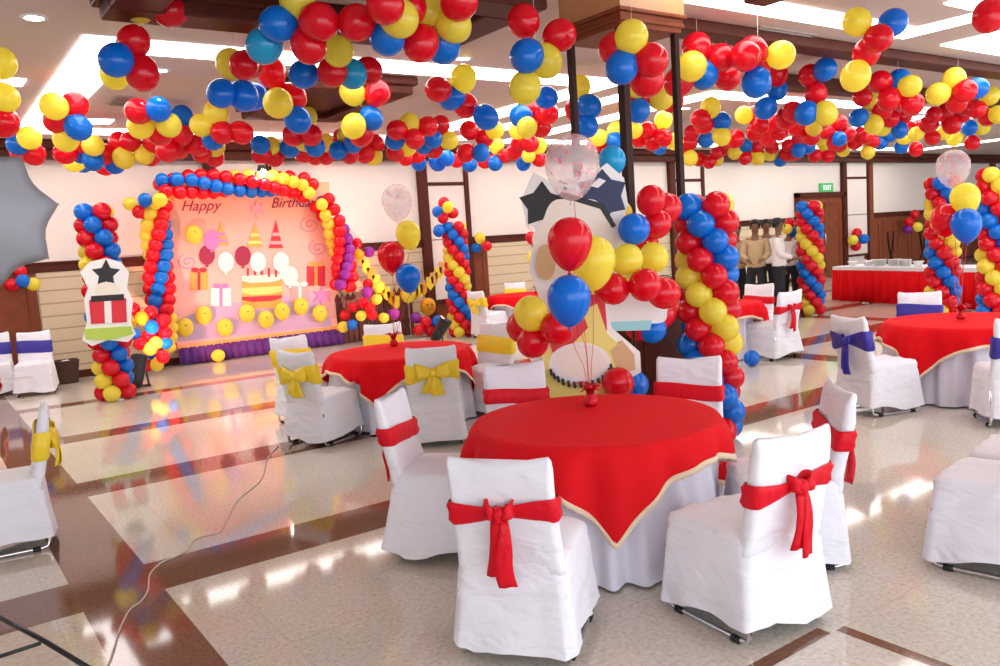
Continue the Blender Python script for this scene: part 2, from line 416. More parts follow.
# door with its frame
bm = BM(); box(bm, 21.0, 21.13, WALL - .14, WALL, 0, 2.55, .01); box(bm, 23.3, 23.43, WALL - .14, WALL, 0, 2.55, .01); box(bm, 21.0, 23.43, WALL - .14, WALL, 2.42, 2.56, .01)
dr = structure(obj('door_1', bm, 'wood', smooth=False))
for k in range(2):
    bm = BM(); a = 21.13 + 1.085 * k; box(bm, a, a + 1.08, WALL - .08, WALL, 0, 2.42, .008)
    for (p, q, r_, s) in ((a + .15, a + .93, .2, .24), (a + .15, a + .93, 2.2, 2.24), (a + .15, a + .19, .2, 2.24), (a + .89, a + .93, .2, 2.24)): box(bm, p, q, WALL - .1, WALL - .07, r_, s)
    obj('door_leaf', bm, 'wood_mid', dr, smooth=False)
    bm = BM(); hx = 22.13 if k == 0 else 22.3
    tube(bm, [(hx, WALL - .08, 1.0), (hx, WALL - .15, 1.0), (hx, WALL - .15, 1.35), (hx, WALL - .08, 1.35)], .014); obj('door_handle', bm, 'steel', dr)

# ceiling: wood framed coffers (bottom at 3.5) and luminous coves
def wood_frame(nm, x0, x1, y0, y1, w, fill=False):
    bm = BM()
    for (a, b, c, d) in ((x0, x1, y0, y0 + w), (x0, x1, y1 - w, y1), (x0, x0 + w, y0 + w, y1 - w), (x1 - w, x1, y0 + w, y1 - w)):
        box(bm, a, b, c, d, 3.5, 3.62, .02); 
        box(bm, a - .05, b + .05, c - .05, d + .05, 3.6, CEIL, .02)
    if fill: box(bm, x0 + w, x1 - w, y0 + w, y1 - w, 3.58, CEIL)
    return structure(obj(nm, bm, 'wood', smooth=False))
wood_frame('trim_30', 1.36, 4.35, 5.2, 6.72, .36)
wood_frame('trim_31', 3.75, 5.1, 8.65, 10.8, .3, True)
bm = BM(); box(bm, 5.5, 35, 5.45, 5.75, 3.58, CEIL, .02); structure(obj('trim_32', bm, 'wood', smooth=False))
bm = BM(); box(bm, 9.3, 35, 6.9, 7.2, 3.52, CEIL, .03); structure(obj('trim_33', bm, 'wood', smooth=False))
bm = BM(); box(bm, 5.85, 6.12, 2.2, 4.5, 3.52, CEIL, .02); structure(obj('trim_34', bm, 'wood', smooth=False))
def cove(x0, x1, y0, y1, w, label, sides='NSWE'):
    t = thing('cove_light', label, 'ceiling light', ((x0 + x1) / 2, (y0 + y1) / 2, CEIL), 0, 'luminous ceiling coves')
    cx, cy_ = t.location.x, t.location.y
    z = CEIL - .02 - CEIL
    def add(a, b, c, d):
        bm = BM(); box(bm, a - cx, b - cx, c - cy_, d - cy_, -.02, .005); obj('light_strip', bm, 'light', t, smooth=False)
    if 'S' in sides: add(x0, x1, y0, y0 + w)
    if 'N' in sides: add(x0, x1, y1 - w, y1)
    if 'W' in sides: add(x0, x0 + w, y0 + w, y1 - w)
    if 'E' in sides: add(x1 - w, x1, y0 + w, y1 - w)
    return t
cove(1.47, 8.0, 7.95, 13.6, .48, 'large glowing white cove frame on the left of the ceiling beyond the framed coffer')
cove(9.85, 17.5, 8.15, 13.6, .42, 'glowing white cove frame on the ceiling seen behind the open pillar')
cove(5.2, 9.42, -1.5, 5.08, .33, 'glowing white cove frame on the ceiling above the nearest red table', 'NEW')
cove(10.3, 16.5, -1.5, 5.1, .45, 'glowing white cove frame on the ceiling at the top right corner', 'NEW')
cove(18.5, 26, 8.15, 13.6, .42, 'glowing white cove frame on the ceiling over the far right wall')
cove(-4.2, .3, 7.95, 13.6, .45, 'glowing white cove frame on the ceiling at the far left edge', 'NSE')
bm = BM(); box(bm, -.19, .19, -2.6, 2.6, -.02, .005)
t = thing('light_strip', 'single glowing strip on the ceiling between the left cove and the pillar', 'ceiling light', (8.75, 10.8, CEIL)); obj('diffuser', bm, 'light', t, smooth=False)
def downlight(p, label, r=.07):
    t = thing('downlight', label, 'ceiling light', (p.x, p.y, CEIL), 0, 'recessed ceiling downlights')
    bm = BM(); lathe(bm, [(r, -.012), (r + .02, -.014), (r + .035, -.006), (r + .035, .0)], 20); obj('rim', bm, 'white_board', t)
    bm = BM(); lathe(bm, [(0, -.01), (r, -.01), (r, 0)], 20); obj('bulb', bm, 'lamp', t)
for (x, y), l in (((34, 17), 'round downlight at the top left of the ceiling left of the wooden coffer'), ((160, 70), 'round downlight inside the left cove beside three red balloons'),
                  ((463, 58), 'round downlight on the ceiling above the yellow balloon left of the pillar'), ((392, 85), 'round downlight on the ceiling right of a pale yellow balloon'),
                  ((685, 108), 'round downlight on the ceiling just right of the pillar'), ((334, 8), 'round downlight at the top edge between red balloons')):
    downlight(at_z(x, y, CEIL), l)
def square_lamp(p, label, hx=.3, hy=.12):
    t = thing('ceiling_panel_light', label, 'ceiling light', (p.x, p.y, CEIL))
    bm = BM(); box(bm, -hx, hx, -hy, hy, -.015, .002); obj('diffuser', bm, 'light', t, smooth=False)
square_lamp(at_z(4, 81, CEIL), 'small bright rectangular lamp on the ceiling at the left edge', .18, .18)
square_lamp(at_z(98, 121, CEIL), 'small bright square lamp inside the far end of the left cove', .17, .17)
square_lamp(at_z(972, 3, CEIL) , 'bright rectangular lamp on the ceiling near the top right corner', .3, .12)
def vent(p, label, hx, hy):
    t = thing('ceiling_vent', label, 'vent', (p.x, p.y, CEIL))
    bm = BM(); box(bm, -hx, hx, -hy, hy, -.012, .002); obj('frame', bm, mat('vent_grey', (.42, .36, .34), .6), t, smooth=False)
    for k in range(6):
        bm = BM(); y = -hy + .05 + (2 * hy - .1) * k / 5; box(bm, -hx + .03, hx - .03, y - .008, y + .008, -.025, -.01); obj('slat', bm, mat('vent_slat', (.3, .25, .24), .6), t, smooth=False)
vent(at_z(121, 100, CEIL), 'grey air vent on the ceiling inside the left cove', .12, .3)
vent(at_z(779, 33, CEIL), 'long grey air vent on the ceiling right of the pillar', .48, .13)

# the open wooden pillar
PX, PY, PW = 4.74, 4.80, .69
t = thing('pillar', 'dark open-sided wooden pillar with four thin posts behind the nearest red table', 'pillar', (PX + PW / 2, PY + PW / 2, 0))
h = PW / 2
bm = BM(); box(bm, -h, h, -h, h, 0, .98, .01); box(bm, -h - .03, h + .03, -h - .03, h + .03, 0, .12, .01)
for s in (-1, 1):
    for a in (-h + .08, h - .12):
        box(bm, a, a + .04, s * h - .012, s * h + .012, .2, .88); box(bm, s * h - .012, s * h + .012, a, a + .04, .2, .88)
obj('base', bm, 'wood', t, smooth=False)
bm = BM(); box(bm, -h - .02, h + .02, -h - .02, h + .02, .98, 1.02, .008); obj('base_cap', bm, 'post', t, smooth=False)
for sx_ in (-1, 1):
    for sy_ in (-1, 1):
        bm = BM(); q = .027 if (sx_, sy_) != (-1, -1) else .036
        box(bm, sx_ * (h - .04) - q, sx_ * (h - .04) + q, sy_ * (h - .04) - q, sy_ * (h - .04) + q, 1.0, 3.36, .005); obj('post', bm, 'post', t, smooth=False)
bm = BM()
for z0, z1, e in ((3.32, 3.37, .0), (3.36, 3.39, .02), (3.39, 3.43, .012), (3.43, 3.46, .04)): box(bm, -h - e, h + e, -h - e, h + e, z0, z1, .008)
obj('capital', bm, 'wood_mid', t, smooth=False)
bm = BM(); box(bm, -h - .02, h + .02, -h - .02, h + .015, 3.46, CEIL); obj('top_block', bm, 'wood_light', t, smooth=False)

# exit sign over the door
p = at_y(825, 188, WALL)
t = thing('exit_sign', 'small green exit sign on the wall above the wooden door', 'sign', (p.x, WALL - .04, p.z))
bm = BM(); box(bm, -.32, .32, -.035, .04, -.14, .14, .01); obj('housing', bm, 'sign_green', t, smooth=False)
def text_mesh(s, size, m, shear=0, ext=.004, align='CENTER'):
    cu = bpy.data.curves.new('lettering', 'FONT'); cu.body = s; cu.size = size; cu.extrude = ext; cu.shear = shear; cu.align_x = align; cu.align_y = 'CENTER'
    o = bpy.data.objects.new('tmp', cu); COL.objects.link(o)
    bpy.context.view_layer.update()
    me = bpy.data.meshes.new_from_object(o.evaluated_get(bpy.context.evaluated_depsgraph_get()))
    bpy.data.objects.remove(o); bpy.data.curves.remove(cu)
    me.materials.clear(); me.materials.append(M[m]); return me
link('lettering', text_mesh('EXIT', .2, 'sign_white'), t, (0, -.04, 0), (PI / 2, 0, 0))

# ------------------------------------------------------------------ balloons
def balloon_bm(round_=True, knot=True, n=20):
    bm = BM(); prof = []
    for k in range(15):
        a = PI * k / 14
        r, z = math.sin(a) * .5, math.cos(a) * .5
        if z < 0:
            z *= (1.10 if round_ else 1.42)
            if not round_: r *= (1 - .16 * (abs(z) / .71) ** 2)
        prof.append((max(r, 0), z))
    zb = prof[-1][1]
    if knot:
        prof = prof[:-1] + [(.03, zb + .004), (.022, zb - .02), (.05, zb - .06), (0, zb - .055)]
    return lathe(bm, prof, n)
BAL = {c: mesh_from('balloon_' + c, balloon_bm(), c) for c in 'RBYOPC'}
BALF = {c: mesh_from('balloon_far_' + c, balloon_bm(True, True, 14), c) for c in 'RBYOPC'}
TEAR = {c: mesh_from('tear_balloon_' + c, balloon_bm(False, False, 28), c) for c in 'RBYO'}
TEAR['confetti'] = mesh_from('tear_balloon_clear', balloon_bm(False, False, 28), 'confetti')
CN = {'R': 'red', 'B': 'blue', 'Y': 'yellow', 'O': 'orange yellow', 'P': 'purple', 'C': 'light blue'}
def put_balloon(parent, c, loc, d, away, mset=None, name='balloon'):
    """away: direction from the tie to the balloon's crown"""
    q = Vector(away).normalized().to_track_quat('Z', 'Y').to_euler()
    s = d * random.uniform(.95, 1.05)
    return link(name, (mset or BAL)[c], parent, loc, q, (s, s, s * random.uniform(1.0, 1.06)))

# balloons of the ceiling garlands: measured tile by tile in the photograph
CEILING = {
 (0, 0): "Y545,10 R670,40 R522,165 B453,237 R557,290 Y450,292 Y5,245 Y20,385 R15,480 Y210,415 R292,412 R222,472 B307,500 Y258,545 R325,555 Y365,570 R255,600 B70,565 Y115,540 R132,603 R84,592 "
         "B318,600 B325,640 B365,630 Y290,635 R465,555 R405,605 R510,555 Y485,620 Y565,607 R410,652 B450,640 R540,435 B620,428 Y552,493 B712,455 R625,520 R715,530 Y662,490 R600,560 R655,590 R590,612 R700,580 R770,570 "
         "Y790,490 Y845,443 B865,368 R870,520 R790,600 R840,615 Y840,575 B835,545 R945,520 B955,378 Y905,250 R955,255",
 (250, 0): "Y185,0 B108,95 R272,85 R415,90 C55,180 R230,180 Y345,200 R82,280 B208,292 R322,282 B10,378 Y110,405 R0,250 R165,380 Y400,360 C400,290 R465,278 R500,365 R530,20 R620,30 Y690,45 R820,5 Y800,100 B537,148 R668,172 B755,180 Y585,72 "
           "B187,470 Y220,455 R170,530 R240,530 Y215,552 B158,580 B255,575 R210,600 Y298,560 B40,567 Y82,570 R45,605 R95,615 R255,612 R295,610 B345,590 R390,605 Y405,495 B475,465 R435,525 B402,565 R490,560 R450,605 Y485,615 R360,540 Y380,530 "
           "Y625,485 R575,510 B567,550 R645,545 Y615,580 R570,600 R610,618 R655,610 R697,495 R745,490 B715,545 B680,570 Y780,550 R720,585 B660,640 B735,640 B770,620 R735,350 B787,380 Y835,307 R845,415 "
           "R858,510 B925,460 R920,540 Y960,510 B905,600 R845,600 R810,630 B860,645 R920,630 Y965,570 B960,640 R975,615",
 (500, 0): "R92,80 R235,138 B105,220 Y180,240 Y98,345 B180,382 R108,428 R185,445 B80,455 R160,497 Y70,510 Y105,500 R75,560 R118,562 R55,595 Y150,570 Y112,610 R155,625 B90,615 R20,610 B92,642 "
           "Y310,340 B350,417 R300,430 B340,493 Y385,540 R370,565 R400,562 B450,555 Y455,510 Y515,143 B477,265 R592,235 R450,190 Y535,335 R575,310 R555,380 Y630,385 R672,395 B540,435 Y640,470 R580,510 R545,545 R600,555 R640,540 B625,578 Y685,555 Y525,510 "
           "R770,185 R862,225 Y750,260 B797,292 R890,300 R960,220 R700,320 Y825,420 R785,465 B868,475 R800,490 B808,548 Y868,535 R750,520 R920,545 R740,560 Y955,450 B960,570 R850,600 R880,580 Y920,597 R960,620 R730,605 Y745,620 R780,625 R820,635 Y850,625",
 (750, 0): "Y418,85 B560,88 R503,150 R455,210 R935,65 Y122,215 R10,200 R105,290 B25,325 B105,350 R30,250 R235,295 B295,270 R258,370 Y413,300 R510,320 B585,315 Y628,337 R440,378 Y475,400 R545,390 R635,405 Y735,368 R520,430 R550,465 B425,462 Y485,490 R455,540 "
           "Y800,307 R842,355 B890,345 Y940,375 R810,400 R765,440 R890,430 R790,490 Y975,450 R700,485 B860,500 Y910,500 R930,460 Y800,545 R870,560 B60,425 R40,490 R15,450 R145,465 R115,520 R185,500 B220,445 Y297,445 R240,535 R300,515 R350,480 Y290,565 B230,577 R255,610 R305,612 B350,545 R350,570 Y365,590 "
           "R30,575 R85,575 R150,570 R145,605 Y30,620 B118,625 Y80,605 R180,600 R410,560 Y462,597 B510,560 B545,530 B585,510 Y650,525 R680,490 R620,500 R715,540 B592,577 R650,585 Y605,540 R70,540 R62,505 R170,440 R190,545 Y250,500 R385,525 R432,525 R480,555 R600,455 R270,480 R95,480 R210,470 Y520,500 R560,430 R720,450 R830,450 R855,420 Y760,520 R20,520 R120,480 B190,590 R330,560",
}
items = []
for (ox, oy), s in CEILING.items():
    for tk in s.split():
        x, y = tk[1:].split(',')
        x, y = ox + float(x) / 3.916, oy + float(y) / 3.916
        p = at_z(x, y, 3.22)
        D = px(p)[2]
        D = min(D, 16.5)
        q = at_d(x, y, D)
        if q.y > 13.7: D *= 13.7 / q.y
        for (xa, ya, xb, yb_, dd) in ((95, 30, 160, 90, 6.9), (515, 10, 580, 65, 5.75), (608, 28, 660, 80, 5.95)):
            if xa < x < xb and ya < y < yb_: D = dd
        items.append([x, y, tk[0], D])
free = sorted(range(len(items)), key=lambda i: items[i][3])
clusters = []
while free:
    i = free.pop(0); cl = [i]
    d_px = .27 / items[i][3] * F_PX
    nb = sorted(free, key=lambda j: math.hypot(items[j][0] - items[i][0], items[j][1] - items[i][1]))
    for j in nb:
        if len(cl) >= 5: break
        if min(math.hypot(items[j][0] - items[k][0], items[j][1] - items[k][1]) for k in cl) < 1.25 * d_px and math.hypot(items[j][0] - items[i][0], items[j][1] - items[i][1]) < 1.9 * d_px:
            cl.append(j)
    free = [j for j in free if j not in cl]
    clusters.append(cl)
BD = .25
def bdia(i): return BD if pos[i] < 7.5 else .275
pos = {}
for cl in clusters:
    Dm = sum(items[i][3] for i in cl) / len(cl)
    for k, i in enumerate(cl):
        pos[i] = Dm + random.uniform(-.06, .06) + .02 * k
P3 = {i: at_d(items[i][0], items[i][1], pos[i]) for i in pos}
for it in range(60):                               # keep the balloons from sinking into each other
    moved = False
    ids = sorted(P3)
    A = np.array([P3[i] for i in ids])
    for a in range(len(ids)):
        dd = np.sqrt(((A - A[a]) ** 2).sum(1))
        for b in np.where((dd < BD * .82) & (np.arange(len(ids)) > a))[0]:
            i, j = ids[a], ids[b]
            s = .02 if pos[i] <= pos[j] else -.02
            pos[i] -= s; pos[j] += s; moved = True
    for i in ids: P3[i] = at_d(items[i][0], items[i][1], pos[i])
    if not moved: break
rows = {}
cinfo = []
for cl in clusters:
    c = sum((P3[i] for i in cl), Vector()) / len(cl)
    D = px(c)[2]
    row = 0 if D < 7.4 else 1 if D < 9.6 else 2 if D < 12.5 else 3
    cinfo.append((cl, c, row)); rows.setdefault(row, []).append((px(c)[0], len(cinfo) - 1))
ORD = ['leftmost', 'second', 'third', 'fourth', 'fifth', 'sixth', 'seventh', 'eighth', 'ninth', 'tenth', 'eleventh', 'twelfth', 'thirteenth', 'fourteenth', 'fifteenth', 'sixteenth',
       'seventeenth', 'eighteenth', 'nineteenth', 'twentieth', 'twenty-first', 'twenty-second', 'twenty-third', 'twenty-fourth', 'twenty-fifth', 'twenty-sixth', 'twenty-seventh', 'twenty-eighth', 'twenty-ninth', 'thirtieth',
       'thirty-first', 'thirty-second', 'thirty-third', 'thirty-fourth', 'thirty-fifth', 'thirty-sixth', 'thirty-seventh', 'thirty-eighth', 'thirty-ninth', 'fortieth', 'forty-first', 'forty-second', 'forty-third', 'forty-fourth', 'forty-fifth']
ROWN = ['nearest row', 'second row', 'third row', 'farthest row']
NUM = ['', 'one', 'two', 'three', 'four', 'five']
def colour_words(cs):
    out = []
    for c in 'RBYCOP':
        n = cs.count(c)
        if n: out.append((NUM[n] + ' ' if n > 1 else '') + CN[c])
    return (', '.join(out[:-1]) + ' and ' + out[-1]) if len(out) > 1 else out[0]
for row, lst in rows.items():
    for k, (x, ci) in enumerate(sorted(lst)):
        cl, c, _ = cinfo[ci]
        cs = [items[i][2] for i in cl]
        where = ORD[k] + ' in ' + ROWN[row] if k == 0 else ORD[k] + ' from left in ' + ROWN[row]
        noun = 'balloon' if len(cl) == 1 else 'balloons'
        t = thing('balloon_cluster', '%s ceiling %s, %s' % (colour_words(cs), noun, where), 'balloons', c, 0, 'balloon clusters of the ceiling garlands')
        for i in cl:
            off = P3[i] - c
            put_balloon(t, items[i][2], off, bdia(i), off + Vector((0, 0, -.05)) if len(cl) > 1 else (0, 0, -1), BAL if row < 2 else BALF)
        bm = BM(); tube(bm, [(0, 0, 0), (0, 0, CEIL - .03 - c.z)], .0015, 4); obj('string', bm, 'string', t)

# twisted balloon columns: quads of four balloons round a pole
def column(top_px, base, h, layers, d, cols, a0, step, label, rad=None, group='twisted balloon columns', skip=None):
    t = thing('balloon_column', label, 'balloon column', base, 0, group)
    bm = BM(); tube(bm, [(0, 0, .02), (0, 0, h - d * .4)], .012, 8); lathe(bm, [(0, .02), (.11, .02), (.12, 0), (0, 0)], 20); obj('pole', bm, 'white_board', t)
    rad = rad or d * .70
    a0 = math.atan2(base[0], -base[1]) + a0 + .72 * (layers - 1)     # colour order as seen when walking up to it
    for k in range(layers):
        z = d * .5 + (h - d) * k / (layers - 1)
        n = len(cols)
        for j, c in enumerate(cols):
            a = a0 + 2 * PI * j / n + step * k
            v = Vector((rad * math.cos(a), rad * math.sin(a), z))
            put_balloon(t, c, v, d, (math.cos(a), math.sin(a), random.uniform(-.1, .1)), BALF if (base[1] > 7) else BAL)
    return t
def base_of(x, y, back=.2):
    p = at_z(x, y, 0); v = Vector((p.x, p.y, 0)); return v + v.normalized() * back
def col_h(base, x, y):
    # height at which the photo's point stands above the base
    p = at_d(x, y, px(base)[2]); return p.z
b1 = base_of(117, 402)
column(None, b1, col_h(b1, 95, 205), 15, .215, 'BRYR', .6, -.72, 'tall twisted balloon column at the left with a red cut-out board on its front')
b2 = base_of(462, 338); column(None, b2, col_h(b2, 448, 222), 15, .21, 'BRYR', .6, -.72, 'twisted balloon column on the far wall left of the white cut-out boards')
b3 = base_of(714, 447, .22); column(None, b3, col_h(b3, 700, 194), 14, .212, 'BRYR', .6, -.72, 'thick twisted balloon column right beside the open wooden pillar')
b4 = base_of(812, 316); column(None, b4, col_h(b4, 809, 201), 15, .212, 'BRYR', .6, -.72, 'twisted balloon column on the far right standing before the wooden door')
b5 = Vector(at_d(943, 290, 12.4)); b5.z = 0; column(None, b5, col_h(b5, 926, 178), 15, .212, 'BRYR', 1.4, -.72, 'twisted balloon column before the buffet behind the right-hand red table')
b6 = Vector(at_d(996, 290, 10.8)); b6.z = 0; column(None, b6, col_h(b6, 990, 168), 15, .205, 'YRBR', 1.2, -.72, 'twisted balloon column cut off by the right edge of the photo')

# the arch round the birthday banner, in three garlands
ARCH_Y = 14.1
def garland(label, pts, d, cols, step, spacing=.165):
    P = [at_y(x, y, ARCH_Y) for x, y in pts]
    # resample
    seg = []
    for a, b in zip(P, P[1:]):
        n = max(1, round((b - a).length / spacing))
        for k in range(n): seg.append((a.lerp(b, k / n), (b - a).normalized()))
    seg = seg[:25]
    o = P[0]
    t = thing('balloon_garland', label, 'balloon garland', o, 0, 'balloon arch round the banner')
    bm = BM(); tube(bm, [p - o for p, _ in seg], .008, 6); obj('wire', bm, 'white_board', t)
    for k, (p, tg) in enumerate(seg):
        u = Vector((0, -1, 0)); w = tg.cross(u).normalized()
        for j, c in enumerate(cols):
            a = 2 * PI * j / len(cols) + step * k + .5
            v = (u * math.cos(a) + w * math.sin(a))
            put_balloon(t, c, p - o + v * d * .62, d, v, BALF)
garland('balloon garland climbing the left side of the birthday banner', [(163, 347), (160, 300), (158, 255), (155, 215), (158, 195)], .225, 'YRBR', .38)
garland('balloon garland along the top of the birthday banner', [(163, 188), (190, 184), (225, 184), (262, 183), (300, 185), (316, 196)], .225, 'RYRB', .36, .19)
garland('balloon garland down the right side of the birthday banner', [(322, 203), (334, 222), (342, 250), (345, 275), (341, 296)], .225, 'YRPR', .38)

# loose clusters of balloons on the walls, boards and floor
def cluster(label, lst, D, d, grp='small balloon clusters', jit=.05, rest=None):
    """lst of (x, y, colour[, dD])"""
    q = [at_d(e[0], e[1], D + (e[3] if len(e) > 3 else 0)) for e in lst]
    c = sum(q, Vector()) / len(q)
    t = thing('balloon_cluster', label, 'balloons', c, 0, grp)
    for e, p in zip(lst, q):
        off = p - c
        put_balloon(t, e[2], off, d, off + Vector((0, 0, .03)) if len(lst) > 1 else (0, 0, 1), BALF if D > 9 else BAL)
    return t
def dist_y(x, y, Y): return px(at_y(x, y, Y))[2]
wD = lambda x, y: dist_y(x, y, WALL - .3)
cluster('red, blue and yellow balloons on the dark panel behind the blue-sashed chairs', [(23, 281, 'B', -.1), (12, 285, 'R'), (33, 284, 'Y'), (20, 271, 'R', .1)], wD(22, 280), .2)
cluster('yellow, blue and red balloons on the left corner of the banner garland', [(130, 204, 'Y'), (145, 200, 'B', -.1), (139, 212, 'R'), (160, 200, 'Y', -.1)], wD(145, 204) - .3, .22)
cluster('red and blue balloons beside a yellow one at the top of the far twisted column', [(444, 203, 'R', .1), (438, 212, 'B'), (448, 207, 'Y', -.15), (443, 218, 'R'), (439, 231, 'B'), (453, 213, 'R', .1)], px(b2)[2] - .40, .21)
cluster('yellow, red and blue balloons just right of the far twisted column', [(480, 238, 'Y'), (487, 246, 'R', -.1), (476, 248, 'B', .1)], wD(481, 243), .22)
cluster('red, yellow and blue balloons on the narrow pale panel right of the door', [(857, 233, 'R', .1), (853, 240, 'Y', -.2), (864, 239, 'B'), (856, 246, 'R', .1)], wD(857, 239), .3)
cluster('red, purple and yellow balloons on the wall left of the buffet column', [(915, 214, 'R'), (909, 222, 'R', -.1), (918, 227, 'Y', -.15), (908, 229, 'P')], dist_y(914, 222, WALL - .42), .29)
cluster('small red, yellow and blue balloons left of the column before the door', [(790, 223, 'R'), (787, 229, 'Y', -.15), (794, 232, 'B')], px(b4)[2] + .25, .2)
cluster('red, yellow and blue balloons heaped at the left foot of the banner', [(133, 309, 'R'), (151, 312, 'R'), (142, 318, 'O', -.1), (130, 322, 'Y', .1), (152, 327, 'B', -.15), (163, 321, 'R'), (166, 333, 'R'), (148, 336, 'R', -.1), (133, 334, 'B', -.2), (156, 343, 'Y', -.1), (166, 343, 'B'), (163, 357, 'R', -.1), (150, 349, 'Y', -.2), (140, 344, 'R', -.25), (153, 354, 'B', .1), (146, 366, 'R'), (157, 365, 'Y')], wD(150, 330) - .75, .2)
cluster('red, yellow and purple balloons heaped at the right foot of the banner', [(368, 284, 'R', .1), (367, 292, 'P', -.1), (379, 287, 'Y'), (363, 303, 'R', -.1), (377, 299, 'Y'), (353, 307, 'R'), (370, 308, 'R', -.15), (361, 316, 'Y', -.1), (345, 315, 'R', .1), (372, 315, 'R', -.05), (384, 318, 'Y'), (394, 314, 'P', .05), (352, 325, 'B', -.1), (343, 327, 'Y')], wD(365, 305) - .45, .2)
cluster('purple, red and blue balloons round the black lamp by the far twisted column', [(416, 318, 'P'), (426, 322, 'R', -.1), (419, 330, 'R', -.15), (430, 330, 'R'), (438, 321, 'B', -.05), (441, 333, 'Y', .05)], wD(428, 322) - .7, .22)
cluster('three balloons drooping at the right end of the banner garland', [(357, 243, 'R'), (358, 254, 'O', -.1), (369, 252, 'P', .05)], wD(360, 250) - .1, .2)
sD = 5.75
cluster('big red, blue and yellow balloons beside the right end of the white cut-out board', [(651, 200, 'R', -.05), (634, 229, 'B', -.15), (657, 224, 'R', .05), (627, 260, 'Y', -.2), (654, 258, 'Y', .05), (667, 208, 'R', .2), (645, 246, 'R', .25), (618, 213, 'Y', .35)], sD - .1, .205, 'balloons round the cut-out boards')
cluster('red and yellow balloons in front of the small cloud-shaped board', [(613, 289, 'R', -.15), (645, 285, 'R', -.2), (664, 293, 'R', .12), (630, 272, 'Y', .3)], sD - .22, .215, 'balloons round the cut-out boards')
cluster('yellow and red balloons at the left edge of the drum board', [(531, 313, 'Y', -.2), (533, 342, 'R', -.1), (558, 328, 'R', -.25), (523, 327, 'R', .05)], sD - .16, .225, 'balloons round the cut-out boards')
cluster('red and blue balloon pair behind the nearest table at the foot of the boards', [(618, 383, 'R', -.05), (634, 385, 'B', .15)], sD + .0, .22, 'balloons round the cut-out boards')
cluster('blue and red balloons behind the cloud-shaped board on the pillar', [(652, 329, 'B', -.05), (644, 318, 'R', .1), (661, 314, 'R', .05), (640, 327, 'R')], sD + .55, .22, 'balloons round the cut-out boards')
cluster('light blue balloon above the cut-out board near the clear confetti balloon', [(612, 160, 'C')], sD + .1, .2, 'balloons round the cut-out boards')
p = at_z(752, 366, 0); t = thing('balloon', 'single blue balloon lying on the floor by a red-sashed chair', 'balloon', (p.x, p.y, 0)); d = 16 / F_PX * px(p)[2]; put_balloon(t, 'B', (0, 0, d * .5), d, (1, .3, 0), name='latex')
p = Vector((4.12, 14.12, 0)); t = thing('balloon', 'single yellow balloon on the floor in front of the purple skirt', 'balloon', (p.x, p.y, 0)); d = .22; put_balloon(t, 'Y', (0, 0, d * .5), d, (1, .3, 0), BALF, name='latex')

# ------------------------------------------------------------------ banner
BY = WALL - .22
tl, br = at_y(164, 184, BY), at_y(336, 331, BY)
bl = at_y(172, 347, BY)
bx0, bx1, bz0, bz1 = at_y(168, 265, BY).x, at_y(334, 250, BY).x, max(.2, bl.z), tl.z
bm = BM(); box(bm, bx0, bx1, -.03, .03, bz0 - 1.0, bz1 - 1.0)
t = thing('birthday_banner', 'large peach and pink birthday banner framed by the balloon arch', 'banner', (0, BY, 1.0))
obj('print', bm, 'banner', t, smooth=False)
bm = BM(); box(bm, bx0 - .02, bx1 + .02, -.05, .04, bz0 - 1.06, bz0 - .98, .01); obj('bottom_edge', bm, mat('orange_edge', (.93, .45, .12), .5), t, smooth=False)
def on_banner(x, y, off=-.034):
    q = at_y(x, y, BY + off); return (q.x, off, q.z - 1.0)
link('lettering', text_mesh('Happy', .25, 'maroon', .4), t, on_banner(200, 206, -.036), (PI / 2, 0, 0))
link('lettering', text_mesh('Birthday', .25, 'maroon', .4), t, on_banner(293, 203, -.036), (PI / 2, 0, 0))
NPR = [0]
def printed(m, pts, off=-.036, nm='printed_shape'):
    NPR[0] += 1; off -= .0003 * NPR[0]
    q = [on_banner(x, y, off) for x, y in pts]
    bm = BM(); prism(bm, [(a[0], a[2]) for a in q], off, off + .01); return obj(nm, bm, m, t, smooth=False)
def ell(cx, cy_, rx, ry, n=24, a0=0, a1=2 * PI): return [(cx + rx * math.cos(a0 + (a1 - a0) * k / n), cy_ + ry * math.sin(a0 + (a1 - a0) * k / n)) for k in range(n)]
# table cloth of the print, cake, presents, party hats, plain printed balloons
printed('lilac', [(178, 330), (182, 318), (215, 305), (315, 292), (330, 318), (332, 326), (176, 342)], -.0355)
def cake():
    for m, y0, y1, o in (('porange', 292, 307, -.038), ('pyellow', 288, 293, -.039), ('pred', 297, 300, -.0395), ('porange', 279, 291, -.038), ('cream', 276, 281, -.039)):
        w = 20
        printed(m, [(262 - w, y0)] + [(262 + w, y0 - 2)] + [(262 + w, y1 - 2)] + [(262 + w * .5, y1 + 1), (262 - w * .5, y1 + 2)] + [(262 - w, y1)], o, 'printed_cake')
    for k in range(5): printed('pred', [(247 + 7 * k, 268), (249 + 7 * k, 268), (249 + 7 * k, 277), (247 + 7 * k, 277)], -.038, 'printed_candle')
cake()
def gift(cx, cy_, w, h_, m, rb):
    printed(m, [(cx - w, cy_ - h_), (cx + w, cy_ - h_), (cx + w, cy_ + h_), (cx - w, cy_ + h_)], -.037, 'printed_gift')
    printed(rb, [(cx - 1.5, cy_ - h_), (cx + 1.5, cy_ - h_), (cx + 1.5, cy_ + h_), (cx - 1.5, cy_ + h_)], -.039, 'printed_ribbon')
    printed(rb, ell(cx - 4, cy_ - h_ - 2, 4, 2.5, 12), -.039, 'printed_ribbon'); printed(rb, ell(cx + 4, cy_ - h_ - 2, 4, 2.5, 12), -.039, 'printed_ribbon')
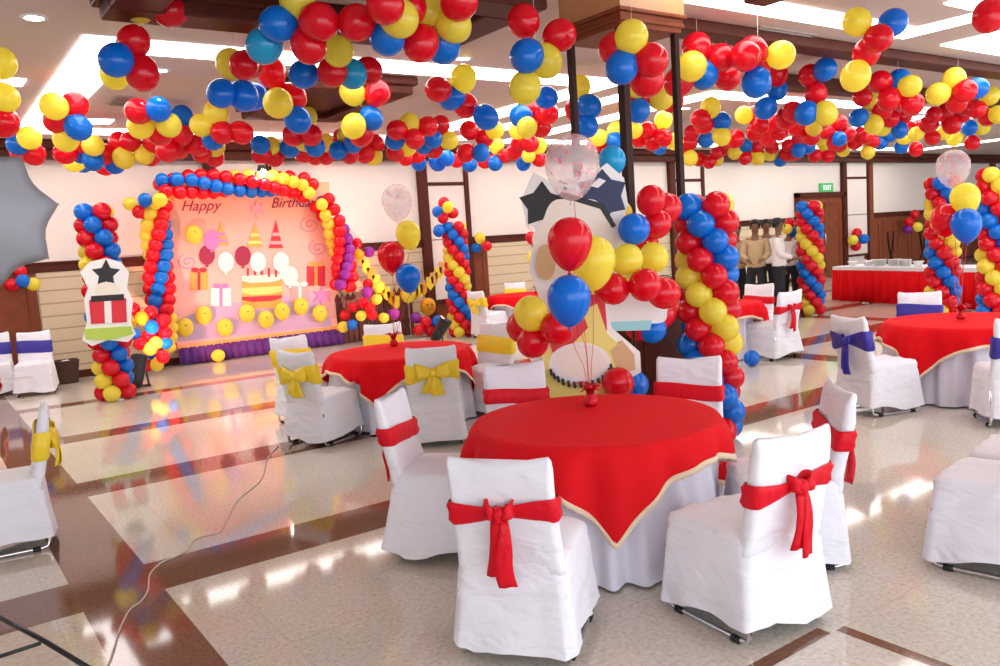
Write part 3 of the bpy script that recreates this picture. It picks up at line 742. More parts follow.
gift(199, 281, 9, 9, 'porange', 'pred'); gift(316, 276, 9, 10, 'pred', 'porange'); gift(221, 297, 10, 9, 'pwhite', 'plav'); gift(300, 294, 9, 8, 'pink', 'pwhite')
def hat(cx, y0, y1, w, m, m2):
    printed(m, [(cx, y0), (cx + w, y1), (cx - w, y1)], -.037, 'printed_party_hat')
    for u in (.45, .75): printed(m2, [(cx - w * u, y0 + (y1 - y0) * u), (cx + w * u, y0 + (y1 - y0) * u), (cx + w * (u + .12), y0 + (y1 - y0) * (u + .12)), (cx - w * (u + .12), y0 + (y1 - y0) * (u + .12))], -.039, 'printed_stripe')
hat(276, 220, 248, 7, 'pred', 'pink'); hat(255, 222, 247, 8, 'porange', 'pyellow'); hat(221, 222, 245, 8, 'porange', 'plav')
for cx, cy_, m in ((207, 255, 'maroon'), (226, 262, 'pwhite'), (243, 256, 'maroon'), (258, 262, 'pwhite'), (281, 262, 'pwhite'), (212, 240, 'plav'), (290, 276, 'pwhite')):
    printed(m, ell(cx, cy_, 8, 10), -.0368, 'printed_balloon'); printed(m, [(cx - 2, cy_ + 12), (cx, cy_ + 9), (cx + 2, cy_ + 12)], -.0368, 'printed_balloon')
for x0, y0 in ((188, 262), (310, 225), (318, 248)):
    bm = BM(); pts = []
    for k in range(26):
        a = k * .42; pts.append(on_banner(x0 + (1 + a * .9) * math.cos(a), y0 + (1 + a * .9) * math.sin(a) * .8, -.036))
    tube(bm, pts, .008, 5); obj('printed_swirl', bm, 'plav', t)
def burst(cx, cy_, r, m):
    printed(m, [(cx + (r if k % 2 else r * .4) * math.cos(PI * k / 6), cy_ + (r if k % 2 else r * .4) * math.sin(PI * k / 6)) for k in range(12)], -.037, 'printed_star')
burst(257, 209, 9, 'pink'); burst(322, 296, 11, 'plav')
# purple skirt below the banner
bm = BM(); n = 120
rows_ = []
for z, dy in ((0.02, -.12), (bz0 * .5, -.09), (bz0 - .03, -.06)):
    rows_.append([(bx0 + (bx1 - bx0) * k / n, WALL - .22 + dy + .025 * math.sin(k * 1.1 + z), z) for k in range(n + 1)])
R_ = [[bm.verts.new(q) for q in r] for r in rows_]
for a, b in zip(R_, R_[1:]):
    for k in range(n): bm.faces.new((a[k], a[k + 1], b[k + 1], b[k]))
sk = tag(obj('purple_skirt', bm, 'purple_cloth'), 'purple gathered cloth hanging below the birthday banner to the floor', 'cloth')
md = sk.modifiers.new('thickness', 'SOLIDIFY'); md.thickness = .006
# yellow balloons with drawn faces stuck along the banner's lower edge
FACE = BM()
for s in (-1, 1): lathe(FACE, [(0, .012), (.05, .006), (.055, -.01), (0, -.012)], 10, (s * .15, .12, .465))
tube(FACE, [(.2 * math.cos(a), .02 + .2 * math.sin(a), .47 - .1 * abs(math.cos(a))) for a in [PI + PI * k / 8 for k in range(9)]], .018, 5)
FACE = mesh_from('face', FACE, 'ink')
for k, (x, y) in enumerate(((185, 327), (204, 315), (225, 327), (247, 313), (266, 319), (282, 311), (301, 306), (320, 313), (194, 234))):
    p = at_y(x, y, BY - .12)
    lab = 'yellow smiling-face balloon high on the left of the birthday banner' if k == 8 else 'yellow smiling-face balloon on the banner bottom, %s' % (['leftmost of eight', 'second from the left', 'third from the left', 'fourth from the left, left of the cake', 'fourth from the right, below the cake', 'third from the right', 'second from the right', 'rightmost of eight'][k])
    t = thing('smiley_balloon', lab, 'balloon', p, 0, 'smiling balloons on the banner')
    o = link('latex', BALF['Y'], t, (0, 0, 0), (0, 0, 0), (.28, .19, .30))
    link('face', FACE, t, (0, .0, 0), (PI / 2, 0, .3), (.24, .25, .19))
p = at_y(428, 306, WALL - .55)
t = thing('smiley_balloon', 'round orange smiling-face balloon left of the far twisted column', 'balloon', p, 0)
link('latex', BALF['O'], t, (0, 0, 0), (0, 0, 0), (.33, .28, .33)); link('face', FACE, t, (0, 0, 0), (PI / 2, 0, -.3), (.32, .32, .30))
bm = BM(); tube(bm, [(0, 0, -.16), (0, 0, -p.z)], .004, 5); obj('stick', bm, 'string', t)
p = at_y(408, 294, WALL - .5)
t = thing('balloon', 'single yellow balloon on a stick left of the orange smiling balloon', 'balloon', p, 0)
link('latex', BALF['Y'], t, (0, 0, 0), (0, 0, 0), (.3, .3, .32)); bm = BM(); tube(bm, [(0, 0, -.16), (0, 0, -p.z)], .004, 5); obj('stick', bm, 'string', t)
# bunting of yellow pennants
for (pa, pb, n, lab) in (((357, 247), (398, 298), 8, 'string of yellow pennants sloping down from the banner garland'), ((412, 288), (446, 256), 7, 'string of yellow pennants rising to the far twisted column')):
    A_, B_ = at_y(*pa, WALL - .45), at_y(*pb, WALL - .45)
    t = thing('bunting', lab, 'bunting', A_)
    pts = [(A_.lerp(B_, k / 16) - A_) + Vector((0, 0, -.10 * math.sin(PI * k / 16))) for k in range(17)]
    bm = BM(); tube(bm, pts, .006, 5); obj('string', bm, 'string', t)
    for k in range(n):
        c = pts[int((k + .5) / n * 16)]
        bm = BM(); w = .085
        prism(bm, [(c.x - w, c.z), (c.x + w, c.z), (c.x + w * .8, c.z - .2), (c.x, c.z - .27), (c.x - w * .8, c.z - .2)], c.y - .006, c.y + .006)
        obj('pennant', bm, 'sash_yellow' if k % 2 else 'O', t, smooth=False)
# picket fence
A_, B_ = at_y(340, 318, WALL - .3), at_y(412, 312, WALL - .3)
t = thing('picket_fence', 'low dark picket fence against the wall right of the banner', 'fence', (A_.x, WALL - .25, 0))
n = 15
for k in range(n):
    x = (B_.x - A_.x) * k / (n - 1); bm = BM(); prism(bm, [(x - .045, .0), (x + .045, .0), (x + .045, .78), (x + .06, .84), (x, .95), (x - .06, .84), (x - .045, .78)], -.012, .012); obj('picket', bm, 'fence', t, smooth=False)
for z in (.25, .68):
    bm = BM(); box(bm, -.06, B_.x - A_.x + .06, .012, .035, z, z + .07); obj('rail', bm, 'fence', t, smooth=False)

# ------------------------------------------------------------------ cut-out boards (plain party motifs)
def board(name, label, D, ctr_px, polys, th=.012, cat='cut-out board', base_z=0, prop=True):
    """polys: first is the white backing, then (material, points in photo pixels, part name)"""
    c = at_d(*ctr_px, D)
    fw = Vector((c.x, c.y, 0)).normalized(); rt = Vector((fw.y, -fw.x, 0))
    rz = math.atan2(rt.y, rt.x)
    t = thing(name, label, cat, (c.x, c.y, base_z), rz)
    def loc(x, y):
        d = Vector(_ray(x, y)); k = (c - Vector(CC)).dot(fw) / d.dot(fw); q = Vector(CC) + d * k
        return ((q - c).dot(rt), q.z - base_z)
    for k, (m, pts, nm) in enumerate(polys):
        bm = BM(); o = -th * .5 - .003 * k
        prism(bm, [loc(x, y) for x, y in pts], o, th * .5 if k == 0 else -th * .3)
        obj(nm, bm, m, t, smooth=False)
    return t, loc
def star(cx, cy_, r, n=5, q=.5, a0=-PI / 2): return [(cx + (r if k % 2 == 0 else r * q) * math.cos(a0 + PI * k / n), cy_ + (r if k % 2 == 0 else r * q) * math.sin(a0 + PI * k / n)) for k in range(2 * n)]
def wavy(cx, cy_, rx, ry, n=7, amp=.1, a0=0): return [(cx + rx * (1 + amp * math.cos(n * a + a0)) * math.cos(a), cy_ + ry * (1 + amp * math.cos(n * a + a0)) * math.sin(a)) for a in [2 * PI * k / 84 for k in range(84)]]
big = [('white_board', [(533, 172), (551, 182), (566, 178), (590, 176), (607, 163), (624, 178), (628, 205), (620, 228), (632, 245), (634, 265), (618, 285), (606, 300), (612, 328), (640, 352), (641, 372), (630, 378), (620, 372),
                       (612, 470), (548, 470), (540, 388), (528, 352), (534, 330), (540, 300), (529, 270), (531, 250), (541, 234), (526, 222), (521, 200)], 'backing')]
big += [('ink', star(542, 205, 24, 5, .62), 'printed_star'), ('navy', star(602, 196, 27, 6, .7), 'printed_star'), ('pwhite', [(590, 186), (599, 178), (606, 181), (598, 188)], 'printed_highlight'),
        ('cream', wavy(575, 240, 40, 42, 6, .07), 'printed_cloud'), ('ink', [(557, 196), (563, 192), (604, 204), (616, 226), (612, 228), (600, 209)], 'printed_streamer'),
        ('pink', ell(575, 255, 13, 9), 'printed_confetti'), ('ptan', ell(546, 262, 10, 18), 'printed_shape'), ('pred', [(550, 290), (604, 288), (607, 330), (552, 334)], 'drum_side_print'),
        ('pyellow', [(540, 338), (560, 322), (597, 303), (607, 333), (621, 346), (616, 372), (606, 462), (552, 462), (545, 388)], 'printed_yellow_panel'),
        ('ptan', [(610, 350), (622, 340), (634, 354), (635, 369), (618, 372)], 'printed_tan_panel'), ('pred', [(546, 330), (553, 352), (572, 344), (588, 327), (584, 316)], 'drum_side_print'),
        ('pwhite', ell(580, 363, 31, 21), 'drum_rim_print'), ('cream', ell(581, 360, 25, 16), 'drum_skin_print')]
for k in range(14):
    a = .15 + 2.6 * k / 13; x, y = 580 + 31 * math.cos(a), 363 + 21 * math.sin(a)
    big.append(('ink', [(x - 1.6, y - 3), (x + .8, y - 3.4), (x + 2.2, y + 2.4), (x - .4, y + 2.8)], 'printed_stripe'))
board('cutout_board', 'tall white cut-out board with dark stars and a party drum behind the nearest table', 5.75, (580, 320), big)
cloud = [('white_board', wavy(632, 300, 42, 28, 8, .08) , 'backing'), ('pwhite', wavy(630, 306, 34, 17, 7, .08), 'printed_cloud'), ('aqua', [(606, 322), (652, 320), (650, 330), (610, 331)], 'printed_band'), ('ink', ell(664, 280, 9, 5), 'printed_oval'), ('pwhite', ell(664, 280, 7.5, 3.8), 'printed_oval')]
t, lf = board('cloud_board', 'small white cloud-shaped cut-out board fixed to the pillar base', 5.95, (632, 300), cloud)
bm = BM(); z = lf(632, 322)[1]; tube(bm, [(0, .02, 0), (0, .02, z)], .012, 6); obj('stick', bm, 'post', t)
lc = [('white_board', [(90, 262), (106, 258), (121, 262), (129, 272), (127, 288), (133, 300), (131, 322), (136, 334), (128, 342), (108, 340), (92, 346), (82, 340), (87, 322), (84, 300), (88, 288), (80, 272)], 'backing'),
      ('ink', star(106, 274, 15, 5, .5), 'printed_star'), ('cream', ell(107, 290, 13, 8), 'printed_oval'), ('pred', [(89, 300), (126, 298), (127, 322), (91, 324)], 'printed_gift'),
      ('pwhite', [(104, 299), (111, 299), (112, 323), (105, 323)], 'printed_ribbon'), ('ink', [(91, 296), (124, 294), (124, 300), (91, 302)], 'printed_ribbon'), ('pgreen', [(84, 329), (131, 326), (133, 334), (110, 340), (86, 339)], 'printed_band')]
t, lf = board('gift_board', 'white cut-out board with black star and red gift, hung on the left balloon column', px(b1)[2] - .42, (108, 302), lc)

# ------------------------------------------------------------------ chairs
def cover_bm(seed, flare=0):
    rd = random.Random(seed); ph = [rd.uniform(0, 6) for _ in range(8)]
    bm = BM(); rings = []
    for z, hw, y0, y1, r in ((.045, .262, -.285, .285, .05), (.10, .257, -.278, .278, .05), (.2, .249, -.268, .268, .05), (.3, .241, -.258, .258, .05), (.365, .236, -.252, .252, .05), (.385, .230, -.246, .246, .05), (.42, .232, -.246, .250, .055), (.445, .224, -.24, .243, .06), (.457, .195, -.21, .215, .06)):
        ring = []
        for k, (x, y) in enumerate(rrect(hw, y0, y1, r)):
            a = math.atan2(y, x); s = k * .9
            w = max(0, (.375 - z) / .345)
            amp = w * (.010 * math.sin(7 * a + ph[0]) + .007 * math.sin(17 * a + ph[1]) + .006 * math.sin(29 * a + ph[2]))
            k_ = 1 + amp * 3.2
            fl = flare * w * max(0, math.cos(a)) ** 1.0 * .16
            zz = z + (w ** 3) * (.030 + .028 * math.sin(2 * a + ph[3]) + .012 * math.sin(5 * a + ph[4]))
            if z > .4: zz += .006 * math.sin(4 * x * 10 + ph[5])
            ring.append((x * k_ + fl, y * k_, zz))
        rings.append(ring)
    rr = rings[-1]; cx = sum(p[0] for p in rr) / len(rr); cyy = sum(p[1] for p in rr) / len(rr)
    for q in (.6, .25): rings.append([(cx + (p[0] - cx) * q, cyy + (p[1] - cyy) * q, .462 + .006 * (1 - q)) for p in rr])
    loft(bm, rings, cap0=False)
    rings = []
    for z, hw, yc, th, r in ((.36, .226, -.212, .028, .025), (.41, .224, -.214, .031, .028), (.47, .221, -.224, .036, .03), (.6, .217, -.252, .037, .03), (.73, .215, -.277, .033, .028), (.80, .216, -.293, .027, .024), (.835, .213, -.300, .019, .016), (.850, .203, -.303, .010, .008)):
        ring = []
        for k, (x, y) in enumerate(rrect(hw, yc - th, yc + th, r)):
            wr = .005 * math.sin(z * 38 + x * 17 + ph[6]) * (1 if z > .4 else 0) + .004 * math.sin(z * 61 - x * 30 + ph[7])
            zz = z + (.024 * (abs(x) / hw) ** 3 if z > .79 else 0) + .005 * math.sin(x * 22 + ph[1]) * (z > .7)
            ring.append((x, y + wr, zz))
        rings.append(ring)
    loft(bm, rings)
    return bm
def sash_bm(z0=.60, z1=.70):
    bm = BM(); rings = []
    for i, (z, e) in enumerate(((z0, .004), (z0 + .02, .013), ((z0 + z1) / 2, .009), (z1 - .02, .014), (z1, .004))):
        yc = -.252 - (z - .6) * .18
        zm = (z0 + z1) / 2; rings.append([(x, y, zm + (z - zm) * ((.42 + .58 * min(1, abs(x) / .2)) if y < yc else 1) + .012 * math.sin(x * 9)) for x, y in rrect(.219 + e, yc - .04 - e, yc + .04 + e, .034)])
    inner = [[(x * .985, y, z) for x, y, z in r] for r in rings[::-1]]
    loft(bm, rings, False, False)
    return bm
def bow_bm(style):
    bm = BM(); y = -.315; zc = .65
    tail = .27 if style != 'yellow' else .17
    w = .034 if style != 'yellow' else .045
    for s in (-1, 1):
        # loop
        L = .13 if style == 'yellow' else .045
        up = .05
        pts = []
        for k in range(13):
            a = 2 * PI * k / 12
            pts.append((s * (.012 + L * .5 * (1 - math.cos(a))), y - .012 - .028 * math.sin(a), zc + .005 + up * .4 * (1 - math.cos(a)) * .5))
        strip(bm, pts, [(0, .15, 1)] * 13, [.012 + (w + (.012 if style == 'yellow' else -.012)) * math.sin(PI * k / 12) ** .7 for k in range(13)], .003)
        # tail
        pts = []
        for k in range(9):
            u = k / 8
            pts.append((s * (.010 + (.035 if style == 'yellow' else .014) * u) + .010 * math.sin(5 * u + s), y - .02 - .015 * math.sin(PI * u), zc - .02 - tail * u * (1 if s > 0 else .85)))
        strip(bm, pts, [(1, .25 * s, 0)] * 9, [.016 + w * (1 if style == 'yellow' else .62) * min(1, u * 2) for u in [k / 8 for k in range(9)]], .003)
    lathe(bm, [(0, .035), (.022, .028), (.030, 0), (.022, -.028), (0, -.035)], 12, (0, y - .018, zc))
    return bm
COVERS = [mesh_from('chair_cover', cover_bm(s), 'cloth_white') for s in (1, 2, 3, 4)]
COVER_F = mesh_from('chair_cover_flared', cover_bm(9, 1.0), 'cloth_white')
SASH = {c: mesh_from('sash_' + c, sash_bm(), 'sash_' + c) for c in ('red', 'yellow', 'blue')}
SASHW = {c: mesh_from('sash_wide_' + c, sash_bm(.565, .74), 'sash_' + c) for c in ('red', 'yellow', 'blue')}
BOW = {c: mesh_from('bow_' + c, bow_bm(c), 'sash_' + c) for c in ('red', 'yellow', 'blue')}
FRAMES = []
for s in (-1, 1):
    bm = BM(); x = s * .222
    tube(bm, [(x, -.235, .30), (x, -.245, .06), (x, -.235, .025), (x, -.20, .016), (x, .20, .016), (x, .235, .025), (x, .245, .06), (x, .235, .30)], .0115, 8); FRAMES.append(mesh_from('leg_frame', bm, 'chrome'))
CAP = BM(); tube(CAP, [(0, -.022, .013), (0, .022, .013)], .0165, 10); CAP = mesh_from('foot_cap', CAP, 'rubber')
BAR = BM(); tube(BAR, [(-.222, .24, .12), (.222, .24, .12)], .0105, 8); BAR = mesh_from('cross_bar', BAR, 'chrome')
SEATS = []
def seat_clear(c, th, r, z, m=.02):
    """largest radius up to r at which a table's cloth stays clear of the chairs pushed up to it"""
    if z > .50: return r
    q = r
    for (sx_, sy_, a) in SEATS:
        if math.hypot(sx_ - c[0], sy_ - c[1]) > 1.4: continue
        while q > .25:
            X, Y = c[0] + q * math.cos(th) - sx_, c[1] + q * math.sin(th) - sy_
            ly = X * math.cos(a) + Y * math.sin(a); lx = X * math.sin(a) - Y * math.cos(a)
            if abs(lx) < .27 + m and -.33 < ly < .275 + m: q -= .01
            else: break
    return q
def chair(name_label, x, y, head, colour, group, var=0, wide=False, bow=True, flared=False):
    rz = math.radians(head) - PI / 2
    SEATS.append((x, y, math.radians(head)))
    t = thing('banquet_chair', name_label, 'chair', (x, y, 0), rz, group)
    link('cover', COVER_F if flared else COVERS[var % 4], t)
    s = link('sash', (SASHW if wide else SASH)[colour], t)
    if bow: link('bow', BOW[colour], s)
    for k in (0, 1):
        f = link('leg_frame', FRAMES[k], t)
        for yy in (-.17, .17): link('foot_cap', CAP, f, ((-.222, .222)[k], yy, 0))
    link('cross_bar', BAR, t)
    return t
G1, G2, G3 = 'chairs round the nearest table', 'yellow-sashed chairs round the left table', 'blue-sashed chairs round the right table'
chair('white-covered chair with red bow, front centre, its back to the viewer', 2.02, 2.77, 37, 'red', G1, 0)
chair('white-covered chair with long red bow tail at the lower right of the nearest table', 2.84, 2.28, 84, 'red', G1, 1)
chair('white-covered chair with red sash seen edge-on at the right of the nearest table', 3.53, 2.57, 138, 'red', G1, 2)
chair('white-covered chair with red sash and flared skirt at the left of the nearest table', 2.39, 4.03, 311, 'red', G1, 3, flared=True)
chair('white-covered chair with red sash behind the nearest table, left of the cut-out boards', 3.19, 4.3, 243, 'red', G1, 0)
chair('white-covered chair with red sash behind the nearest table, before the balloon column', 3.87, 3.55, 210, 'red', G1, 1)
chair('white-covered chair with blue bow at the left side of the right-hand table', 6.88, 3.98, 341, 'blue', G3, 2, True)
chair('white-covered chair with blue sash cut off by the right edge, near side of its table', 7.09, 2.96, 39, 'blue', G3, 3, True)
chair('white-covered chair with blue sash behind the right-hand table', 8.66, 4.52, 209, 'blue', G3, 0, True)
chair('white-covered chair with yellow bow at the left side of the left table, showing its side', 2.96, 7.07, 23, 'yellow', G2, 1, True)
chair('white-covered chair with yellow bow half hidden at the far left of the left table', 3.21, 8.02, 280, 'yellow', G2, 2, True)
chair('white-covered chair with yellow sash behind the left table, below the bouquet', 4.22, 8.22, 243, 'yellow', G2, 3, True)
chair('white-covered chair with big yellow bow in front of the left table, back to the viewer', 3.64, 6.22, 60, 'yellow', G2, 0, True)
chair('white-covered chair with plain yellow sash at the right of the left table', 4.66, 6.93, 200, 'yellow', G2, 1, True)
chair('white-covered chair with yellow bow partly hidden behind red-sashed chair and balloons', 4.60, 6.12, 118, 'yellow', G2, 2, True)
G5 = 'yellow-sashed chairs round the far table'
chair('white-covered chair with yellow bow left of the far table beside the twisted column', 8.52, 12.36, 8, 'yellow', G5, 3, True)
chair('white-covered chair with yellow sash behind the far red table at the back wall', 9.98, 13.42, 241, 'yellow', G5, 0, True)
G4 = 'red-sashed chairs by the waiters'
chair('white-covered chair with red sash facing the viewer, in front of the waiters', 9.62, 7.42, 194, 'red', G4, 1)
chair('white-covered chair with red bow turned away, beside the blue floor balloon', 8.91, 6.57, 87, 'red', G4, 2)
G6 = 'blue-sashed chairs at the left edge'
chair('white-covered chair with broad blue sash at the left, in front of the dark panel', 1.31, 13.3, 257, 'blue', G6, 3, True, False)
chair('white-covered chair with blue sash cut off by the left edge, behind the other', .86, 13.8, 262, 'blue', G6, 0, True, False)
chair('white-covered chair with yellow bow at the left edge, alone on the brown floor band', .31, 5.95, 173, 'yellow', 'lone yellow-sashed chair', 1, True)
G7 = 'white chairs in the row at the lower right'
for k, l in enumerate(('nearest white-covered seat of the row at the lower right edge', 'second white-covered seat of the row at the lower right edge', 'third white-covered seat of the row, barely showing at the right edge')):
    chair(l, 4.13 + .55 * k, 1.77 + .09 * k, 99, 'red', G7, k + 1)

# ------------------------------------------------------------------ tables
TOPZ = .70
def table(c, r, corner, a, red, wl, ol, tl_, grp, seed=0):
    rd = random.Random(seed)
    t = thing('round_table', tl_, 'table', (c[0], c[1], 0), 0, 'round banquet tables')
    bm = BM(); lathe(bm, [(0, .665), (r - .03, .665), (r - .02, .675), (r - .02, .686), (r - .03, .692), (0, .692)], 48); obj('tabletop', bm, 'wood_mid', t)
    for k in range(4):
        bm = BM(); q = PI / 4 + PI / 2 * k; tube(bm, [(.33 * math.cos(q), .33 * math.sin(q), 0), (.33 * math.cos(q),   .33 * math.sin(q), .665)], .016, 8); obj('leg', bm, 'chrome', t)
    # white floor-length cloth with soft pleats
    n = 220; rings = []; ph = rd.uniform(0, 6)
    for z, k_, rr in ((.694, 0, 0), (.694, 0, r * .6), (.695, 0, r - .02), (.687, .05, r - .01), (.65, .2, r - .004), (.55, .4, r + .006), (.4, .85, r + .014), (.2, 1, r + .026), (.015, 1.1, r + .042)):
        if rr == 0: continue
        ring = []
        for j in range(n):
            th = 2 * PI * j / n
            w = .030 * math.sin(19 * th + ph + 1.5 * math.sin(3 * th)) + .014 * math.sin(34 * th + 2 * ph)
            R0 = min(seat_clear(c, th + dt, rr + w * k_, z) for dt in (-.02, 0, .02)); ring.append((R0 * math.cos(th), R0 * math.sin(th), z))
        rings.append(ring)
    bm = BM(); loft(bm, rings, True, False)
    w_ = tag(obj('tablecloth', bm, 'skirt_white', loc=(c[0], c[1], 0)), wl, 'tablecloth', 'white floor-length tablecloths')
    # red square overlay
    n = 240; bm = BM(); uvl = None; rings = []; hem = []
    S = [0, .25, .5, .75, .93, 1.0]
    grid = []
    for j in range(n):
        th = 2 * PI * j / n; u = th - corner + PI / 4
        ext = a / max(abs(math.cos(u)), abs(math.sin(u)))
        drop = max(.05, ext - r - .008)
        cf = min(1, drop / (a * .414))
        fold = .028 * math.sin(12 * th + seed) + .016 * math.sin(23 * th + seed * 2)
        col_ = []
        for s in (.02, .3, .6, .85, .97): col_.append((s * r, TOPZ, s * r))
        for i, s in enumerate((0, .06, .15, .3, .5, .75, 1)):
            dz = drop * s
            out = r + .012 + min(.012, dz) + fold * min(1, dz / .15) * (.4 + .6 * cf) + dz * .10 + .008 + .032 * min(1, dz / .08)
            out = seat_clear(c, th, out, TOPZ - dz, .025)
            col_.append((out, TOPZ - .004 - dz + (.004 if i == 0 else 0), r + dz))
        grid.append([(th, q) for q in col_])
    verts = [[bm.verts.new((q[0] * math.cos(th), q[0] * math.sin(th), q[1])) for th, q in g] for g in grid]
    uvl = bm.loops.layers.uv.new('uv')
    for j in range(n):
        g0, g1 = verts[j], verts[(j + 1) % n]
        for i in range(len(g0) - 1):
            f = bm.faces.new((g0[i], g1[i], g1[i + 1], g0[i + 1]))
            for lp, (jj, ii) in zip(f.loops, ((j, i), (j + 1, i), (j + 1, i + 1), (j, i + 1))):
                th, q = grid[jj % n][ii]; th2 = th - corner + PI / 4
                lp[uvl].uv = (q[2] * math.cos(th2), q[2] * math.sin(th2))
    bm.faces.new([g[0] for g in verts])
    o = tag(obj('table_overlay', bm, red, loc=(c[0], c[1], 0)), ol, 'tablecloth', 'red table overlays')
    # lace edging along the hem
    bm = BM(); pr_ = []
    for j in range(n + 1):
        th, q = grid[j % n][-1]; th0, q0 = grid[j % n][-2]
        z = q[1]; rr = q[0] + .002
        zig = .006 if j % 2 else 0
        pr_.append(((rr * math.cos(th), rr * math.sin(th), z + .012), ((rr + .004) * math.cos(th), (rr + .004) * math.sin(th), z - .016 - zig)))
    A1 = [bm.verts.new(p[0]) for p in pr_]; A2 = [bm.verts.new(p[1]) for p in pr_]
    for k in range(n): bm.faces.new((A1[k], A1[k + 1], A2[k + 1], A2[k]))
    e = obj('lace_trim', bm, 'lace', o); e['label'] = 'cream lace edging'
    md = e.modifiers.new('thickness', 'SOLIDIFY'); md.thickness = .004; md.offset = 1
    return t
def ang(c, x, y, z):
    p = at_z(x, y, z); return math.atan2(p.y - c[1], p.x - c[0])
T1, T2, T3, T4, T5, T6 = (3.01, 3.40), (3.90, 7.28), (7.97, 3.73), (8.72, 7.42), (9.45, 12.5), (.02, 12.1)
table(T1, .655, ang(T1, 617, 540, .30), .79, 'red_check', 'white skirt cloth of the nearest round table, in front of the cut-out boards', 'red finely checked overlay with lace edge on the nearest table', 'nearest round table, under a checked red overlay, between red-sashed chairs', 'x', 1)
table(T2, .67, ang(T2, 374, 399, .36), .79, 'red_cloth', 'white skirt cloth of the table among yellow-sashed chairs on the left', 'plain red overlay on the table among the yellow-sashed chairs', 'round table under a red overlay among yellow-sashed chairs left of centre', 'x', 2)
table(T3, .67, ang(T3, 872, 381, .32), .82, 'red_cloth', 'white skirt cloth showing under an arched red hem at the right', 'plain red overlay with arched orange-edged hem on the right-hand table', 'round table under a red overlay at the right among blue-sashed chairs', 'x', 3)
table(T4, .66, .6, .80, 'red_cloth', 'white skirt cloth of the table by the waiters, behind the thick balloon column', 'red overlay on the table before the waiters, half hidden by balloons', 'round table half hidden behind the thick balloon column, near the waiters', 'x', 4)
table(T5, .66, ang(T5, 512, 306, .34), .80, 'red_cloth', 'white skirt cloth of the far table against the back wall', 'red overlay on the far table against the back wall', 'round table far back by the wall, left of the cut-out boards', 'x', 5)
table(T6, .66, .2, .80, 'red_cloth', 'white skirt cloth of the table cut off by the left edge', 'red overlay on the table cut off by the left edge', 'round table cut off by the left edge, in front of blue-sashed chairs', 'x', 6)

# bouquets of floating balloons tied to foil weights on the tables
def bouquet(c, wpx, bal, label):
    p = at_z(wpx[0], wpx[1], TOPZ); D = px(p)[2]
    t = thing('balloon_bouquet', label, 'balloon bouquet', (p.x, p.y, TOPZ + .002), 0, 'balloon bouquets on table weights')
    k = D / 4.0
    bm = BM(); lathe(bm, [(0, 0), (.035, .0), (.046, .02), (.04, .05), (.02, .062), (.03, .075), (0, .07)], 16); w = obj('weight', bm, 'foil', t)
    bm = BM(); rd = random.Random(int(wpx[0]))
    for q in range(11):
        a = 2 * PI * q / 11; L = rd.uniform(.06, .11)
        strip(bm, [(.01 * math.cos(a), .01 * math.sin(a), .06), (L * .5 * math.cos(a), L * .5 * math.sin(a), .06 + L * .8), (L * math.cos(a), L * math.sin(a), .06 + L * rd.uniform(.4, .9))], [(-math.sin(a), math.cos(a), .2)] * 3, [.006, .016, .013], .001)
    obj('foil_frill', bm, 'foil', w)
    for (x, y, c_, wpx_, dd) in bal:
        q = at_d(x, y, D + dd) - p; s = wpx_ / F_PX * (D + dd)
        o = link('balloon', TEAR[c_], t, q, (random.uniform(-.12, .12), random.uniform(-.12, .12), random.uniform(0, 6)), (s, s, s))
        bm = BM(); lathe(bm, [(0, -.70), (.028, -.705), (.02, -.735), (.055, -.775), (0, -.77)], 10); kn = obj('knot', bm, 'string' if c_ == 'confetti' else c_, o)
        bm = BM(); e = q + Vector((0, 0, -.74 * s)); pts = [Vector((0, 0, .07)).lerp(e, j / 10) + Vector((.012 * math.sin(j * .9 + x), .012 * math.cos(j * .7 + y), 0)) * math.sin(PI * j / 10) for j in range(11)]
        tube(bm, pts, .0022 * max(1, k * .6), 5); obj('string', bm, 'string_red', t)
bouquet(T1, (591, 406), [(570, 240, 'R', 45, -.1), (593, 259, 'Y', 46, .12), (569, 297, 'B', 44, -.2), (572, 162, 'confetti', 55, .1)], 'bouquet of clear, red, yellow and blue balloons on the nearest table')
bouquet(T2, (394, 346), [(391, 255, 'R', 27, -.05), (408, 233, 'Y', 25, .1), (408, 276, 'B', 25, -.12), (397, 200, 'confetti', 31, .05)], 'bouquet of clear, red, yellow and blue balloons over the left table')
bouquet(T3, (961, 319), [(965, 197, 'Y', 28, .0), (966, 223, 'B', 29, -.15), (946, 218, 'R', 28, .15), (953, 166, 'confetti', 32, .1)], 'bouquet of clear, yellow, red and blue balloons over the right-hand table')
bouquet(T5, (537, 294), [(531, 237, 'R', 11, 0), (538, 246, 'B', 11, -.1), (534, 257, 'Y', 14, -.2), (531, 222, 'confetti', 12, .1)], 'small distant bouquet over the far table left of the cut-out boards')

